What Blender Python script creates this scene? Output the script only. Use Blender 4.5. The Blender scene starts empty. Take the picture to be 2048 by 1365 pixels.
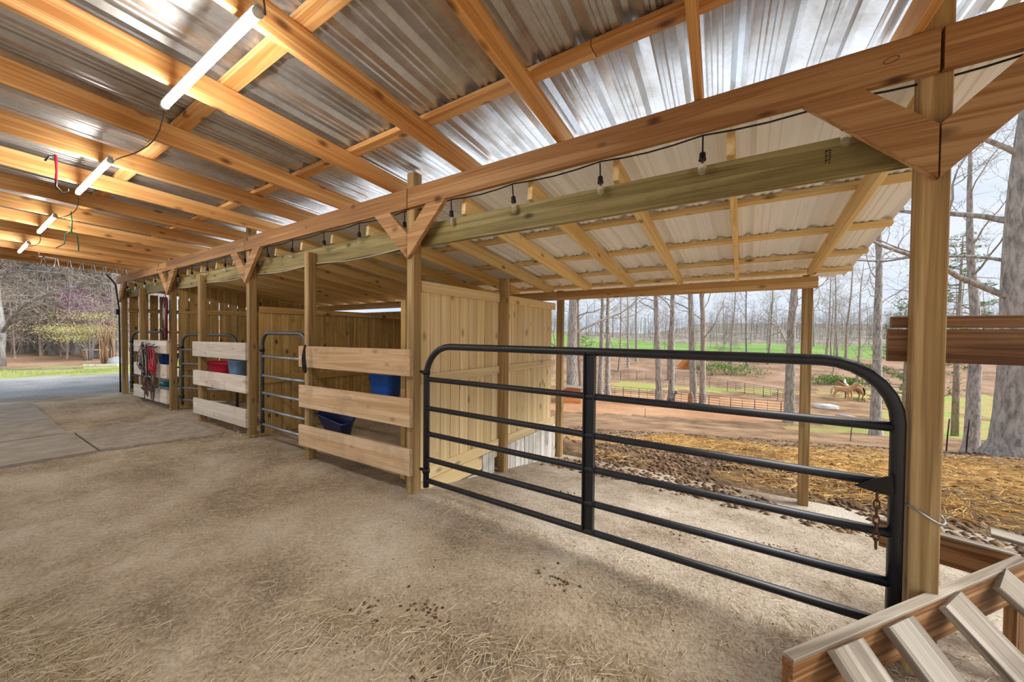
import bpy, bmesh, math, random
from mathutils import Vector, Matrix, noise
random.seed(7)
R = random.random
def U(a, b): return a + (b - a) * random.random()
S = bpy.context.scene
COL = S.collection

# ------------------------------------------------------------------ camera
F_PX, YAW, PITCH, ROLL, EYE = 735.0, .573, .018, .009, 1.417
right0 = Vector((math.cos(YAW), math.sin(YAW), 0)); fwd0 = Vector((-math.sin(YAW), math.cos(YAW), 0)); up0 = Vector((0, 0, 1))
CF = fwd0 * math.cos(PITCH) - up0 * math.sin(PITCH); u_ = up0 * math.cos(PITCH) + fwd0 * math.sin(PITCH)
CR = right0 * math.cos(ROLL) + u_ * math.sin(ROLL); CU = u_ * math.cos(ROLL) - right0 * math.sin(ROLL)
cam = bpy.data.cameras.new('camera'); cam.sensor_width = 36; cam.lens = F_PX / 2048 * 36; cam.clip_start = .02; cam.clip_end = 2000
cam_o = bpy.data.objects.new('camera', cam); COL.objects.link(cam_o); S.camera = cam_o
M3 = Matrix((CR, CU, -CF)).transposed()
cam_o.matrix_world = Matrix.Translation((0, 0, EYE)) @ M3.to_4x4()

# ------------------------------------------------------------------ sky, sun, exposure
S.view_settings.view_transform = 'Standard'; S.view_settings.look = 'None'; S.view_settings.gamma = 1
S.view_settings.exposure = 0.55; S.view_settings.use_curve_mapping = False
SKY_STRENGTH, SUN_STRENGTH, LED_STRENGTH = .82, 4.0, 78.0
def lin(r, g, b):
    f = lambda c: (c / 255 / 12.92) if c / 255 <= .04045 else ((c / 255 + .055) / 1.055) ** 2.4
    return (f(r), f(g), f(b), 1)
W = bpy.data.worlds.new('sky'); S.world = W; W.use_nodes = True
nt = W.node_tree; nt.nodes.clear()
def nd(t, k, **kw):
    n = t.nodes.new(k)
    for a, v in kw.items():
        if a in n.inputs: n.inputs[a].default_value = v
        else: setattr(n, a, v)
    return n
def ramp(t, stops, fac):
    r = t.nodes.new('ShaderNodeValToRGB'); e = r.color_ramp.elements
    while len(e) > 1: e.remove(e[0])
    e[0].position, e[0].color = stops[0]
    for p, c in stops[1:]:
        x = e.new(p); x.color = c
    t.links.new(fac, r.inputs[0]); return r.outputs[0]
tc = nd(nt, 'ShaderNodeTexCoord'); mp = nd(nt, 'ShaderNodeMapping'); mp.inputs['Scale'].default_value = (1, 1, 3.5)
nt.links.new(tc.outputs['Generated'], mp.inputs[0])
nz = nd(nt, 'ShaderNodeTexNoise', Scale=1.6, Detail=5.0, Roughness=.55); nt.links.new(mp.outputs[0], nz.inputs['Vector'])
skyc = ramp(nt, [(.3, lin(184, 203, 228)), (.52, lin(212, 222, 236)), (.72, lin(232, 237, 244))], nz.outputs['Fac'])
bg = nd(nt, 'ShaderNodeBackground', Strength=SKY_STRENGTH); nt.links.new(skyc, bg.inputs[0])
nt.links.new(bg.outputs[0], nd(nt, 'ShaderNodeOutputWorld').inputs[0])
sl = bpy.data.lights.new('sun', 'SUN'); sl.energy = SUN_STRENGTH; sl.angle = math.radians(35); sl.color = (1, .96, .9)
so = bpy.data.objects.new('sun', sl); COL.objects.link(so)
so.rotation_euler = Vector((-.95, -.35, -.85)).to_track_quat('-Z', 'Y').to_euler(); so.location = (5, 8, 20)

# ------------------------------------------------------------------ materials
MAT = {}
def newmat(name):
    m = bpy.data.materials.new(name); m.use_nodes = True; t = m.node_tree; t.nodes.clear()
    o = t.nodes.new('ShaderNodeOutputMaterial'); b = t.nodes.new('ShaderNodeBsdfPrincipled'); t.links.new(b.outputs[0], o.inputs[0])
    MAT[name] = m; return m, t, b
def plain(name, c, rough=.6, metal=0, var=.12, scale=8, bump=0, spec=.5):
    m, t, b = newmat(name); b.inputs['Roughness'].default_value = rough; b.inputs['Metallic'].default_value = metal
    b.inputs['Specular IOR Level'].default_value = spec
    tc = nd(t, 'ShaderNodeTexCoord'); n = nd(t, 'ShaderNodeTexNoise', Scale=scale, Detail=4.0); t.links.new(tc.outputs['Object'], n.inputs['Vector'])
    k = [max(0, x * (1 - var)) for x in c[:3]] + [1]; l = [min(1, x * (1 + var)) for x in c[:3]] + [1]
    t.links.new(ramp(t, [(.3, k), (.7, l)], n.outputs['Fac']), b.inputs['Base Color'])
    if bump:
        bp = nd(t, 'ShaderNodeBump', Strength=bump, Distance=.01); t.links.new(n.outputs['Fac'], bp.inputs['Height']); t.links.new(bp.outputs[0], b.inputs['Normal'])
    return m
def wood(name, c1, c2, c3, knots=.5, stain=None, rough=.62, grain=1.0, kscale=(3.6, 7, 7)):
    m, t, b = newmat(name); b.inputs['Roughness'].default_value = rough; b.inputs['Specular IOR Level'].default_value = .3
    L = t.links.new
    tc = nd(t, 'ShaderNodeTexCoord'); oi = nd(t, 'ShaderNodeObjectInfo')
    mul = nd(t, 'ShaderNodeMath', operation='MULTIPLY'); mul.inputs[1].default_value = 37.0; L(oi.outputs['Random'], mul.inputs[0])
    add = nd(t, 'ShaderNodeVectorMath', operation='ADD'); L(tc.outputs['Object'], add.inputs[0]); L(mul.outputs[0], add.inputs[1])
    m1 = nd(t, 'ShaderNodeMapping'); m1.inputs['Scale'].default_value = (.4, 15, 15); L(add.outputs[0], m1.inputs[0])
    n1 = nd(t, 'ShaderNodeTexNoise', Scale=1.0, Detail=3.0, Distortion=.6); L(m1.outputs[0], n1.inputs['Vector'])
    # growth-ring bands
    w1 = nd(t, 'ShaderNodeMath', operation='MULTIPLY'); w1.inputs[1].default_value = 34.0; L(n1.outputs['Fac'], w1.inputs[0])
    sn = nd(t, 'ShaderNodeMath', operation='SINE'); L(w1.outputs[0], sn.inputs[0])
    m2 = nd(t, 'ShaderNodeMapping'); m2.inputs['Scale'].default_value = (2.2, 130, 130); L(add.outputs[0], m2.inputs[0])
    n2 = nd(t, 'ShaderNodeTexNoise', Scale=1.0, Detail=2.0); L(m2.outputs[0], n2.inputs['Vector'])
    mixv = nd(t, 'ShaderNodeMath', operation='MULTIPLY_ADD'); mixv.inputs[1].default_value = .09 * grain; L(sn.outputs[0], mixv.inputs[0]); L(n1.outputs['Fac'], mixv.inputs[2])
    mixw = nd(t, 'ShaderNodeMath', operation='MULTIPLY_ADD'); mixw.inputs[1].default_value = .34 * grain; L(n2.outputs['Fac'], mixw.inputs[0]); L(mixv.outputs[0], mixw.inputs[2])
    col = ramp(t, [(.46, c1), (.67, c2), (.9, c3)], mixw.outputs[0])
    # knots
    m3 = nd(t, 'ShaderNodeMapping'); m3.inputs['Scale'].default_value = kscale; L(add.outputs[0], m3.inputs[0])
    v = nd(t, 'ShaderNodeTexVoronoi', Scale=1.0); v.distance = 'EUCLIDEAN'; L(m3.outputs[0], v.inputs['Vector'])
    kr = ramp(t, [(.06, (1, 1, 1, 1)), (.13, (.55, .55, .55, 1)), (.2, (0, 0, 0, 1))], v.outputs['Distance'])
    kf = nd(t, 'ShaderNodeMath', operation='MULTIPLY'); kf.inputs[1].default_value = knots; L(kr, kf.inputs[0])
    mk = nd(t, 'ShaderNodeMixRGB'); mk.inputs[2].default_value = (c1[0] * .22, c1[1] * .16, c1[2] * .15, 1); L(kf.outputs[0], mk.inputs[0]); L(col, mk.inputs[1])
    out = mk.outputs[0]
    if stain:
        n3 = nd(t, 'ShaderNodeTexNoise', Scale=2.3, Detail=5.0, Roughness=.65); L(add.outputs[0], n3.inputs['Vector'])
        sf = ramp(t, [(.5, (0, 0, 0, 1)), (.75, (stain[1],) * 3 + (1,))], n3.outputs['Fac'])
        ms = nd(t, 'ShaderNodeMixRGB'); ms.inputs[2].default_value = stain[0]; L(sf, ms.inputs[0]); L(out, ms.inputs[1]); out = ms.outputs[0]
    # board-to-board tone
    hv = nd(t, 'ShaderNodeMapRange'); hv.inputs['To Min'].default_value = .86; hv.inputs['To Max'].default_value = 1.12; L(oi.outputs['Random'], hv.inputs['Value'])
    hs = nd(t, 'ShaderNodeHueSaturation'); L(out, hs.inputs['Color']); L(hv.outputs[0], hs.inputs['Value'])
    L(hs.outputs[0], b.inputs['Base Color'])
    bp = nd(t, 'ShaderNodeBump', Strength=.25, Distance=.004); L(mixw.outputs[0], bp.inputs['Height']); L(bp.outputs[0], b.inputs['Normal'])
    return m
wood('amber', lin(180, 122, 66), lin(206, 152, 92), lin(224, 180, 124), .85)
wood('girder', lin(134, 92, 54), lin(160, 116, 72), lin(184, 142, 98), .9)
wood('brace', lin(140, 98, 58), lin(170, 126, 80), lin(194, 152, 106), .6, grain=1.3)
wood('post', lin(128, 98, 58), lin(162, 130, 84), lin(188, 158, 110), .6, (lin(120, 120, 80), .35))
wood('treated', lin(108, 94, 54), lin(140, 126, 78), lin(164, 150, 102), .9, (lin(92, 76, 40), .5))
wood('lean', lin(212, 176, 114), lin(230, 200, 142), lin(240, 216, 164), .8)
wood('pine', lin(208, 180, 128), lin(224, 200, 152), lin(236, 214, 172), .7, grain=.7, kscale=(3.2, 6, 6))
wood('stall', lin(150, 118, 66), lin(182, 148, 90), lin(204, 172, 112), .95, (lin(116, 92, 50), .6), kscale=(3.6, 6, 6))
wood('fence_board', lin(196, 156, 112), lin(218, 184, 142), lin(232, 204, 168), .45, (lin(150, 122, 90), .6), grain=.8)
wood('pale_board', lin(206, 190, 170), lin(226, 212, 194), lin(238, 228, 214), .5, (lin(170, 146, 116), .6), grain=.8)
wood('oak_rough', lin(96, 64, 40), lin(126, 90, 60), lin(152, 116, 84), .3, (lin(86, 58, 38), .5), grain=1.4)
wood('eave', lin(150, 112, 66), lin(180, 142, 90), lin(202, 168, 116), .7)
wood('weathered', lin(104, 92, 76), lin(146, 134, 118), lin(182, 172, 158), .5, (lin(84, 70, 52), .7), grain=.85)
wood('pallet_side', lin(92, 58, 30), lin(134, 92, 54), lin(170, 130, 88), .4, (lin(70, 48, 30), .5), grain=1.2)
wood('whitewash', lin(176, 168, 156), lin(212, 208, 200), lin(232, 230, 226), .5, (lin(96, 80, 60), .8))
wood('hut_wood', lin(170, 100, 52), lin(204, 134, 78), lin(224, 160, 100), .3)
plain('black_pipe', lin(34, 35, 40), .42, .1, .25, 14, .1)
plain('steel_pipe', lin(86, 90, 94), .42, .55, .3, 10, .08)
plain('steel_light', lin(150, 154, 156), .38, .7, .2, 10)
plain('rust', lin(96, 66, 44), .7, .3, .3, 30)
plain('iron', lin(40, 36, 34), .5, .6, .2, 30)
plain('black_plastic', lin(18, 18, 20), .45, 0, .1)
plain('white_plastic', lin(228, 230, 232), .4, 0, .04)
plain('wire_tan', lin(110, 92, 78), .6)
plain('wire_white', lin(210, 206, 196), .5)
plain('blue_plastic', lin(34, 92, 178), .38, 0, .12, 6)
plain('dark_blue_plastic', lin(30, 58, 122), .4, 0, .15, 6)
plain('pale_blue_plastic', lin(120, 158, 196), .42, 0, .25, 4)
plain('red_plastic', lin(216, 20, 66), .38, 0, .1, 6)
plain('teal_plastic', lin(22, 150, 160), .4, 0, .1)
plain('red_web', lin(206, 18, 52), .7, 0, .15, 30)
plain('black_web', lin(26, 25, 30), .75, 0, .2, 40)
plain('brown_leather', lin(92, 62, 46), .55, 0, .3, 20)
plain('grey_rope', lin(150, 144, 138), .85, 0, .3, 60)
plain('maroon_rope', lin(104, 34, 40), .8, 0, .25, 50)
plain('green_twine', lin(40, 110, 84), .8)
plain('chrome', lin(190, 190, 190), .25, .9, .1)
plain('rubber', lin(164, 152, 136), .9, 0, .2, 5, .6)
plain('stone', lin(150, 152, 156), .85, 0, .2, 6, .3)
plain('horse_tan', lin(196, 156, 112), .8, 0, .15, 3)
plain('horse_brown', lin(150, 112, 78), .8, 0, .15, 3)
plain('horse_white', lin(232, 226, 218), .8, 0, .06, 3)
plain('hair_cream', lin(226, 208, 178), .85)
plain('hair_dark', lin(52, 42, 36), .85)
plain('goat_grey', lin(96, 92, 92), .85, 0, .5, 6)
plain('moss_white', lin(216, 216, 210), .7, 0, .1)
# galvanised roofing: bright spangled metal with tarnish
m, t, b = newmat('galv'); L = t.links.new
b.inputs['Metallic'].default_value = .85
tc = nd(t, 'ShaderNodeTexCoord'); oi = nd(t, 'ShaderNodeObjectInfo')
n = nd(t, 'ShaderNodeTexNoise', Scale=1.3, Detail=6.0, Roughness=.62); L(tc.outputs['Object'], n.inputs['Vector'])
v = nd(t, 'ShaderNodeTexVoronoi', Scale=55.0); L(tc.outputs['Object'], v.inputs['Vector'])
c = ramp(t, [(.28, lin(150, 136, 118)), (.44, lin(196, 196, 196)), (.66, lin(224, 232, 240))], n.outputs['Fac'])
sp = ramp(t, [(0, (.86, .86, .86, 1)), (1, (1, 1, 1, 1))], v.outputs['Color'])
mm = nd(t, 'ShaderNodeMixRGB', blend_type='MULTIPLY'); mm.inputs[0].default_value = 1; L(c, mm.inputs[1]); L(sp, mm.inputs[2]); L(mm.outputs[0], b.inputs['Base Color'])
L(ramp(t, [(.3, (.42, .42, .42, 1)), (.7, (.24, .24, .24, 1))], n.outputs['Fac']), b.inputs['Roughness'])
m, t, b = newmat('white_sheet'); L = t.links.new
b.inputs['Roughness'].default_value = .42
tc = nd(t, 'ShaderNodeTexCoord'); n = nd(t, 'ShaderNodeTexNoise', Scale=1.2, Detail=4.0); L(tc.outputs['Object'], n.inputs['Vector'])
L(ramp(t, [(.3, lin(240, 243, 248)), (.7, lin(248, 251, 254))], n.outputs['Fac']), b.inputs['Base Color'])
m, t, b = newmat('led'); b.inputs['Base Color'].default_value = (1, 1, 1, 1)
b.inputs['Emission Color'].default_value = (1, .985, .95, 1); b.inputs['Emission Strength'].default_value = LED_STRENGTH
m, t, b = newmat('bulb_glass'); b.inputs['Transmission Weight'].default_value = .92; b.inputs['Roughness'].default_value = .03; b.inputs['Base Color'].default_value = (1, .98, .94, 1); b.inputs['IOR'].default_value = 1.2
def bark(name, c1, c2, sc=9):
    m, t, b = newmat(name); L = t.links.new; b.inputs['Roughness'].default_value = .9; b.inputs['Specular IOR Level'].default_value = .15
    tc = nd(t, 'ShaderNodeTexCoord'); mp = nd(t, 'ShaderNodeMapping'); mp.inputs['Scale'].default_value = (sc, sc, sc * .28); L(tc.outputs['Object'], mp.inputs[0])
    n = nd(t, 'ShaderNodeTexNoise', Scale=1.0, Detail=6.0, Roughness=.65, Distortion=.4); L(mp.outputs[0], n.inputs['Vector'])
    L(ramp(t, [(.35, c1), (.62, c2)], n.outputs['Fac']), b.inputs['Base Color'])
    bp = nd(t, 'ShaderNodeBump', Strength=.8, Distance=.03); L(n.outputs['Fac'], bp.inputs['Height']); L(bp.outputs[0], b.inputs['Normal'])
bark('bark_grey', lin(122, 116, 110), lin(186, 180, 172))
bark('bark_brown', lin(128, 116, 106), lin(180, 168, 156))
bark('bark_dark', lin(112, 110, 110), lin(162, 158, 156))
bark('bark_red', lin(116, 88, 70), lin(164, 130, 106), 14)
def island(name, stops, rough=.8, trans=0):
    m, t, b = newmat(name); b.inputs['Roughness'].default_value = rough; b.inputs['Specular IOR Level'].default_value = .2
    g = nd(t, 'ShaderNodeNewGeometry'); t.links.new(ramp(t, stops, g.outputs['Random Per Island']), b.inputs['Base Color'])
island('straw', [(0, lin(164, 138, 102)), (.5, lin(208, 188, 154)), (1, lin(234, 220, 194))])
island('straw_gold', [(0, lin(146, 108, 58)), (.5, lin(206, 164, 98)), (1, lin(234, 202, 140))])
island('needles', [(0, lin(62, 96, 44)), (.6, lin(104, 140, 62)), (1, lin(146, 172, 88))])
island('bush_leaf', [(0, lin(64, 104, 44)), (.6, lin(104, 146, 62)), (1, lin(140, 176, 84))])
island('redbud', [(0, lin(150, 92, 150)), (.6, lin(186, 124, 186)), (1, lin(206, 156, 206))])
island('dogwood', [(0, lin(160, 156, 96)), (.6, lin(190, 184, 122)), (1, lin(210, 206, 150))])
island('grass_blade', [(0, lin(96, 128, 52)), (.6, lin(136, 168, 72)), (1, lin(176, 190, 104))])
island('clod', [(0, lin(78, 58, 42)), (.6, lin(112, 88, 66)), (1, lin(150, 124, 98))])
def soil(name, stops, scale=.6, fine=40, bump=.5, dist=.02, patch=None, rough=.95):
    m, t, b = newmat(name); L = t.links.new; b.inputs['Roughness'].default_value = rough; b.inputs['Specular IOR Level'].default_value = .15
    g = nd(t, 'ShaderNodeNewGeometry')
    n = nd(t, 'ShaderNodeTexNoise', Scale=scale, Detail=8.0, Roughness=.6); L(g.outputs['Position'], n.inputs['Vector'])
    f = nd(t, 'ShaderNodeTexNoise', Scale=fine, Detail=4.0, Roughness=.7); L(g.outputs['Position'], f.inputs['Vector'])
    a = nd(t, 'ShaderNodeMath', operation='MULTIPLY_ADD'); a.inputs[1].default_value = .7; L(f.outputs['Fac'], a.inputs[0]); L(n.outputs['Fac'], a.inputs[2])
    s = nd(t, 'ShaderNodeMath', operation='SUBTRACT'); s.inputs[1].default_value = .35; L(a.outputs[0], s.inputs[0])
    out = ramp(t, stops, s.outputs[0])
    if patch:
        n2 = nd(t, 'ShaderNodeTexNoise', Scale=patch[1], Detail=6.0, Roughness=.7); L(g.outputs['Position'], n2.inputs['Vector'])
        pf = ramp(t, [(patch[2], (0, 0, 0, 1)), (patch[2] + .12, (1, 1, 1, 1))], n2.outputs['Fac'])
        mx = nd(t, 'ShaderNodeMixRGB'); mx.inputs[2].default_value = patch[0]; L(pf, mx.inputs[0]); L(out, mx.inputs[1]); out = mx.outputs[0]
    L(out, b.inputs['Base Color'])
    bp = nd(t, 'ShaderNodeBump', Strength=bump, Distance=dist); L(a.outputs[0], bp.inputs['Height']); L(bp.outputs[0], b.inputs['Normal'])
soil('dirt_floor', [(.3, lin(138, 120, 98)), (.5, lin(190, 171, 145)), (.7, lin(221, 206, 184))], 1.1, 55, .7, .03)
soil('paddock', [(.3, lin(102, 80, 60)), (.5, lin(146, 116, 88)), (.7, lin(176, 146, 116))], .5, 12, .8, .06)
soil('straw_soil', [(.32, lin(120, 88, 56)), (.5, lin(184, 146, 92)), (.68, lin(216, 180, 120))], .7, 22, .9, .06)
soil('manure', [(.34, lin(66, 52, 40)), (.52, lin(112, 90, 66)), (.7, lin(164, 134, 94))], 1.2, 16, 1.0, .08)
soil('leaf_litter', [(.3, lin(124, 98, 78)), (.5, lin(150, 122, 98)), (.7, lin(174, 146, 122))], .25, 4, .6, .1)
soil('ring_sand', [(.3, lin(164, 120, 86)), (.5, lin(182, 138, 102)), (.7, lin(196, 156, 122))], .2, 3, .3, .05)
soil('field_grass', [(.3, lin(96, 128, 62)), (.5, lin(116, 148, 76)), (.7, lin(136, 162, 92))], .05, .8, .3, .1)
soil('lawn_grass', [(.3, lin(116, 128, 68)), (.5, lin(150, 156, 92)), (.7, lin(184, 176, 122))], .4, 9, .6, .05)
soil('mixed_grass', [(.36, lin(156, 126, 92)), (.5, lin(170, 158, 100)), (.62, lin(136, 158, 78))], .25, 5, .6, .05)
soil('gravel', [(.34, lin(104, 106, 110)), (.5, lin(146, 148, 152)), (.68, lin(176, 174, 168))], .35, 26, .8, .03, (lin(150, 136, 96), .5, .56))

soil('far_wood', [(.34, lin(104, 104, 92)), (.5, lin(138, 130, 118)), (.66, lin(160, 150, 138))], .06, .5, .9, .8)

# ------------------------------------------------------------------ helpers
def props(o, label=None, cat=None, group=None, kind=None):
    if label: o['label'] = label
    if cat: o['category'] = cat
    if group: o['group'] = group
    if kind: o['kind'] = kind
    return o
def mkmesh(name, verts, faces, mat=None, smooth=False):
    me = bpy.data.meshes.new(name); me.from_pydata([tuple(v) for v in verts], [], faces); me.update()
    if mat: me.materials.append(MAT[mat])
    if smooth: me.polygons.foreach_set('use_smooth', [True] * len(me.polygons))
    return me
def obj(name, me, parent=None, mw=None):
    o = bpy.data.objects.new(name, me); COL.objects.link(o)
    mw = mw or Matrix.Identity(4)
    if parent:
        o.parent = parent; o.matrix_parent_inverse = parent['_inv'] if False else INV[parent.name]
    o.matrix_basis = mw
    if not parent: INV[o.name] = mw.inverted()
    else: INV[o.name] = mw.inverted()
    return o
INV = {}
ORD = ['first', 'second', 'third', 'fourth', 'fifth', 'sixth', 'seventh', 'eighth', 'ninth', 'tenth', 'eleventh', 'twelfth', 'thirteenth', 'fourteenth']
def empty(name, loc, label=None, cat=None, group=None, kind=None):
    o = bpy.data.objects.new(name, None); COL.objects.link(o); o.location = loc; o.empty_display_size = .1
    INV[o.name] = Matrix.Translation(loc).inverted(); return props(o, label, cat, group, kind)
CACHE = {}
def boxmesh(L_, w, h, mat, ch=.004):
    k = (round(L_, 3), round(w, 3), round(h, 3), mat)
    if k in CACHE: return CACHE[k]
    c = min(ch, w * .2, h * .2); a, b = w / 2, h / 2
    sec = [(a - c, -b), (a, -b + c), (a, b - c), (a - c, b), (-a + c, b), (-a, b - c), (-a, -b + c), (-a + c, -b)]
    V = [(-L_ / 2, y, z) for y, z in sec] + [(L_ / 2, y, z) for y, z in sec]
    Fc = [(i, (i + 1) % 8, (i + 1) % 8 + 8, i + 8) for i in range(8)] + [tuple(range(7, -1, -1)), tuple(range(8, 16))]
    CACHE[k] = mkmesh('plank', V, Fc, mat); return CACHE[k]
def beam(name, p0, p1, w, h, mat, parent=None, up=(0, 0, 1), ch=.004):
    """board from p0 to p1 (centre line); w across, h along 'up'"""
    p0, p1 = Vector(p0), Vector(p1); x = (p1 - p0); L_ = x.length; x.normalize(); z = Vector(up); y = z.cross(x)
    y.normalize(); z = x.cross(y)
    mw = Matrix.Translation((p0 + p1) / 2) @ Matrix((x, y, z)).transposed().to_4x4()
    return obj(name, boxmesh(L_, w, h, mat, ch), parent, mw)
def frames(pts):
    n = len(pts); T = []
    for i in range(n):
        d = pts[min(i + 1, n - 1)] - pts[max(i - 1, 0)]; T.append(d.normalized() if d.length > 1e-9 else Vector((0, 0, 1)))
    a = Vector((0, 0, 1)) if abs(T[0].z) < .9 else Vector((1, 0, 0))
    N = [(a - T[0] * a.dot(T[0])).normalized()]
    for i in range(1, n):
        v = N[-1] - T[i] * N[-1].dot(T[i]); N.append(v.normalized() if v.length > 1e-6 else N[-1])
    return T, N
def tube_into(V, Fc, pts, rad, sides=8, cap=True, flat=1.0):
    pts = [Vector(p) for p in pts]; T, N = frames(pts); b0 = len(V)
    rr = rad if isinstance(rad, (list, tuple)) else [rad] * len(pts)
    for p, tt, nn, r in zip(pts, T, N, rr):
        bb = tt.cross(nn)
        for k in range(sides):
            a = 2 * math.pi * k / sides; V.append(p + nn * (r * math.cos(a)) + bb * (r * flat * math.sin(a)))
    for i in range(len(pts) - 1):
        for k in range(sides):
            k2 = (k + 1) % sides; a = b0 + i * sides
            Fc.append((a + k, a + k2, a + sides + k2, a + sides + k))
    if cap:
        Fc.append(tuple(b0 + k for k in range(sides - 1, -1, -1))); e = b0 + (len(pts) - 1) * sides; Fc.append(tuple(e + k for k in range(sides)))
def tubemesh(name, pts, rad, mat, sides=8, cap=True, flat=1.0):
    V, Fc = [], []; tube_into(V, Fc, pts, rad, sides, cap, flat); return mkmesh(name, V, Fc, mat, True)
def tube(name, pts, rad, mat, parent=None, sides=8, flat=1.0):
    pts = [Vector(p) for p in pts]; o = sum(pts, Vector()) / len(pts)
    me = tubemesh(name, [p - o for p in pts], rad, mat, sides, True, flat)
    return obj(name, me, parent, Matrix.Translation(o))
def prism(name, poly, y0, y1, mat, parent=None):
    """polygon in XZ extruded along Y"""
    n = len(poly); c = Vector((sum(p[0] for p in poly) / n, (y0 + y1) / 2, sum(p[1] for p in poly) / n)); d = abs(y1 - y0) / 2
    V = [(p[0] - c.x, -d, p[1] - c.z) for p in poly] + [(p[0] - c.x, d, p[1] - c.z) for p in poly]
    Fc = [tuple(range(n)), tuple(range(2 * n - 1, n - 1, -1))] + [(i, i + n, (i + 1) % n + n, (i + 1) % n) for i in range(n)]
    me = mkmesh(name, V, Fc, mat); bm = bmesh.new(); bm.from_mesh(me); bmesh.ops.recalc_face_normals(bm, faces=bm.faces); bm.to_mesh(me); bm.free()
    return obj(name, me, parent, Matrix.Translation(c))
def lathe(name, prof, mat, parent=None, loc=(0, 0, 0), seg=20, sx=1, sy=1, rot=None, flatback=False):
    V, Fc = [], []; n = len(prof)
    for r, z in prof:
        for k in range(seg):
            a = 2 * math.pi * k / seg; y = r * sy * math.sin(a)
            if flatback: y = max(y, -r * sy * .45)
            V.append((r * sx * math.cos(a), y, z))
    for i in range(n - 1):
        for k in range(seg):
            k2 = (k + 1) % seg; Fc.append((i * seg + k, i * seg + k2, (i + 1) * seg + k2, (i + 1) * seg + k))
    if prof[0][0] > 1e-4: Fc.append(tuple(range(seg - 1, -1, -1)))
    if prof[-1][0] > 1e-4: Fc.append(tuple((n - 1) * seg + k for k in range(seg)))
    mw = Matrix.Translation(loc) @ (rot.to_matrix().to_4x4() if rot else Matrix.Identity(4))
    return obj(name, mkmesh(name, V, Fc, mat, True), parent, mw)
def smooth01(x, a, b):
    t = max(0, min(1, (x - a) / (b - a))); return t * t * (3 - 2 * t)
def n2(x, y, s, seed=0): return noise.noise(Vector((x * s + seed, y * s - seed * .7, seed * 1.3)))

# ------------------------------------------------------------------ terrain
PROF = [(-99, 0), (2.3, 0), (5, -.42), (8, -.75), (12, -1.6), (16, -2.6), (22, -3.9), (30, -5.0), (38, -5.6), (48, -5.7), (58, -5.2), (75, -3.9), (95, -1.9), (150, -1.3), (260, 5.0), (420, 15), (900, 20)]
def prof(t):
    for (a, za), (b, zb) in zip(PROF, PROF[1:]):
        if t <= b: return za + (zb - za) * (t - a) / (b - a)
    return PROF[-1][1]
def hill(x, y):
    near = -.155 * max(0, min(y, 5.0) - 2.3) * 1.0
    t = .94 * y - .34 * x
    far = prof(t)
    z = near if y < 4.2 else near + (far - near) * smooth01(y, 4.2, 7.5) if y < 7.5 else far
    gate_x = smooth01(x, -3.0, -2.5) if y < 5.1 else smooth01(x, -3.0 - 60 * smooth01(y, 5.0, 22), -2.5 - 36 * smooth01(y, 5.0, 22))
    z *= gate_x
    if y < 2.3: z = 0
    if x < -27: z += (-27 - x) * .045
    return z
def floor_bump(x, y):
    e = min(smooth01(x, -12.2, -11), 1 - smooth01(x, 2.6, 3.4), smooth01(y, -4.9, -4), 1 - smooth01(y, 4.6, 5.2))
    z = .022 * n2(x, y, .7, 3) + .014 * n2(x, y, 2.3, 9) + .009 * n2(x, y, 6, 5) + .006 * n2(x, y, 14, 2)
    # raked wheel ruts and the swept ridge in the foreground
    s = x * .55 + y * .83
    w = math.exp(-((x + 1.6) / .8) ** 2 - ((y - .65) / .45) ** 2)
    z += .006 * w * math.sin((x * .9 - y * .5) * 55)
    rid = y - (.42 + .18 * (x + 1.2) + .07 * n2(x, 0, 1.7, 4)); z += .028 * math.exp(-(rid / .07) ** 2) * smooth01(x, -3.2, -2.2) * (1 - smooth01(x, -.7, -.2))
    rid = y - (1.28 + .34 * (x + .9)) - .06 * n2(x, y, 1.5, 8); z += .018 * math.exp(-(rid / .09) ** 2) * smooth01(x, -2.2, -1.4) * (1 - smooth01(x, .1, .6))
    # low mound of lime dust along the gate line
    z += .03 * math.exp(-((y - 2.25) / .3) ** 2) * smooth01(x, -2.7, -2.2)
    z += .035 * abs(n2(x, y, 3.1, 21)) * smooth01(y, 3.6, 4.7) * smooth01(x, -2.6, -2.2)
    return z * e * (.35 + .65 * smooth01(x, -6.3, -5.4))
def ground_z(x, y):
    z = hill(x, y)
    if -12.2 < x < 3.5 and -5 < y < 5.2: z += floor_bump(x, y)
    return z
def gp(px, py):
    """point of the terrain seen at a place in the photograph (for setting things on the ground)"""
    d = CF + CR * ((px - 1024) / F_PX) + CU * ((682.5 - py) / F_PX); t = .5; o = Vector((0, 0, EYE))
    while t < 500:
        p = o + d * t
        if p.z <= hill(p.x, p.y): break
        t *= 1.006
    return Vector((p.x, p.y, hill(p.x, p.y)))
def gd(px, depth):
    d = CF + CR * ((px - 1024) / F_PX); p = d * depth; return Vector((p.x, p.y, hill(p.x, p.y)))
def grid(name, xs, ys, zf, matf, mats, skip=None):
    V, Fc, mi = [], [], []; nx = len(xs)
    for y in ys:
        for x in xs: V.append((x, y, zf(x, y)))
    for j in range(len(ys) - 1):
        for i in range(nx - 1):
            cx, cy = (xs[i] + xs[i + 1]) / 2, (ys[j] + ys[j + 1]) / 2
            if skip and skip(cx, cy): continue
            Fc.append((j * nx + i, j * nx + i + 1, (j + 1) * nx + i + 1, (j + 1) * nx + i)); mi.append(matf(cx, cy))
    me = mkmesh(name, V, Fc, None, True)
    for k in mats: me.materials.append(MAT[k])
    me.polygons.foreach_set('material_index', mi); return obj(name, me)
def span(a, b, st): n = max(1, round((b - a) / st)); return [a + (b - a) * i / n for i in range(n + 1)]
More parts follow.
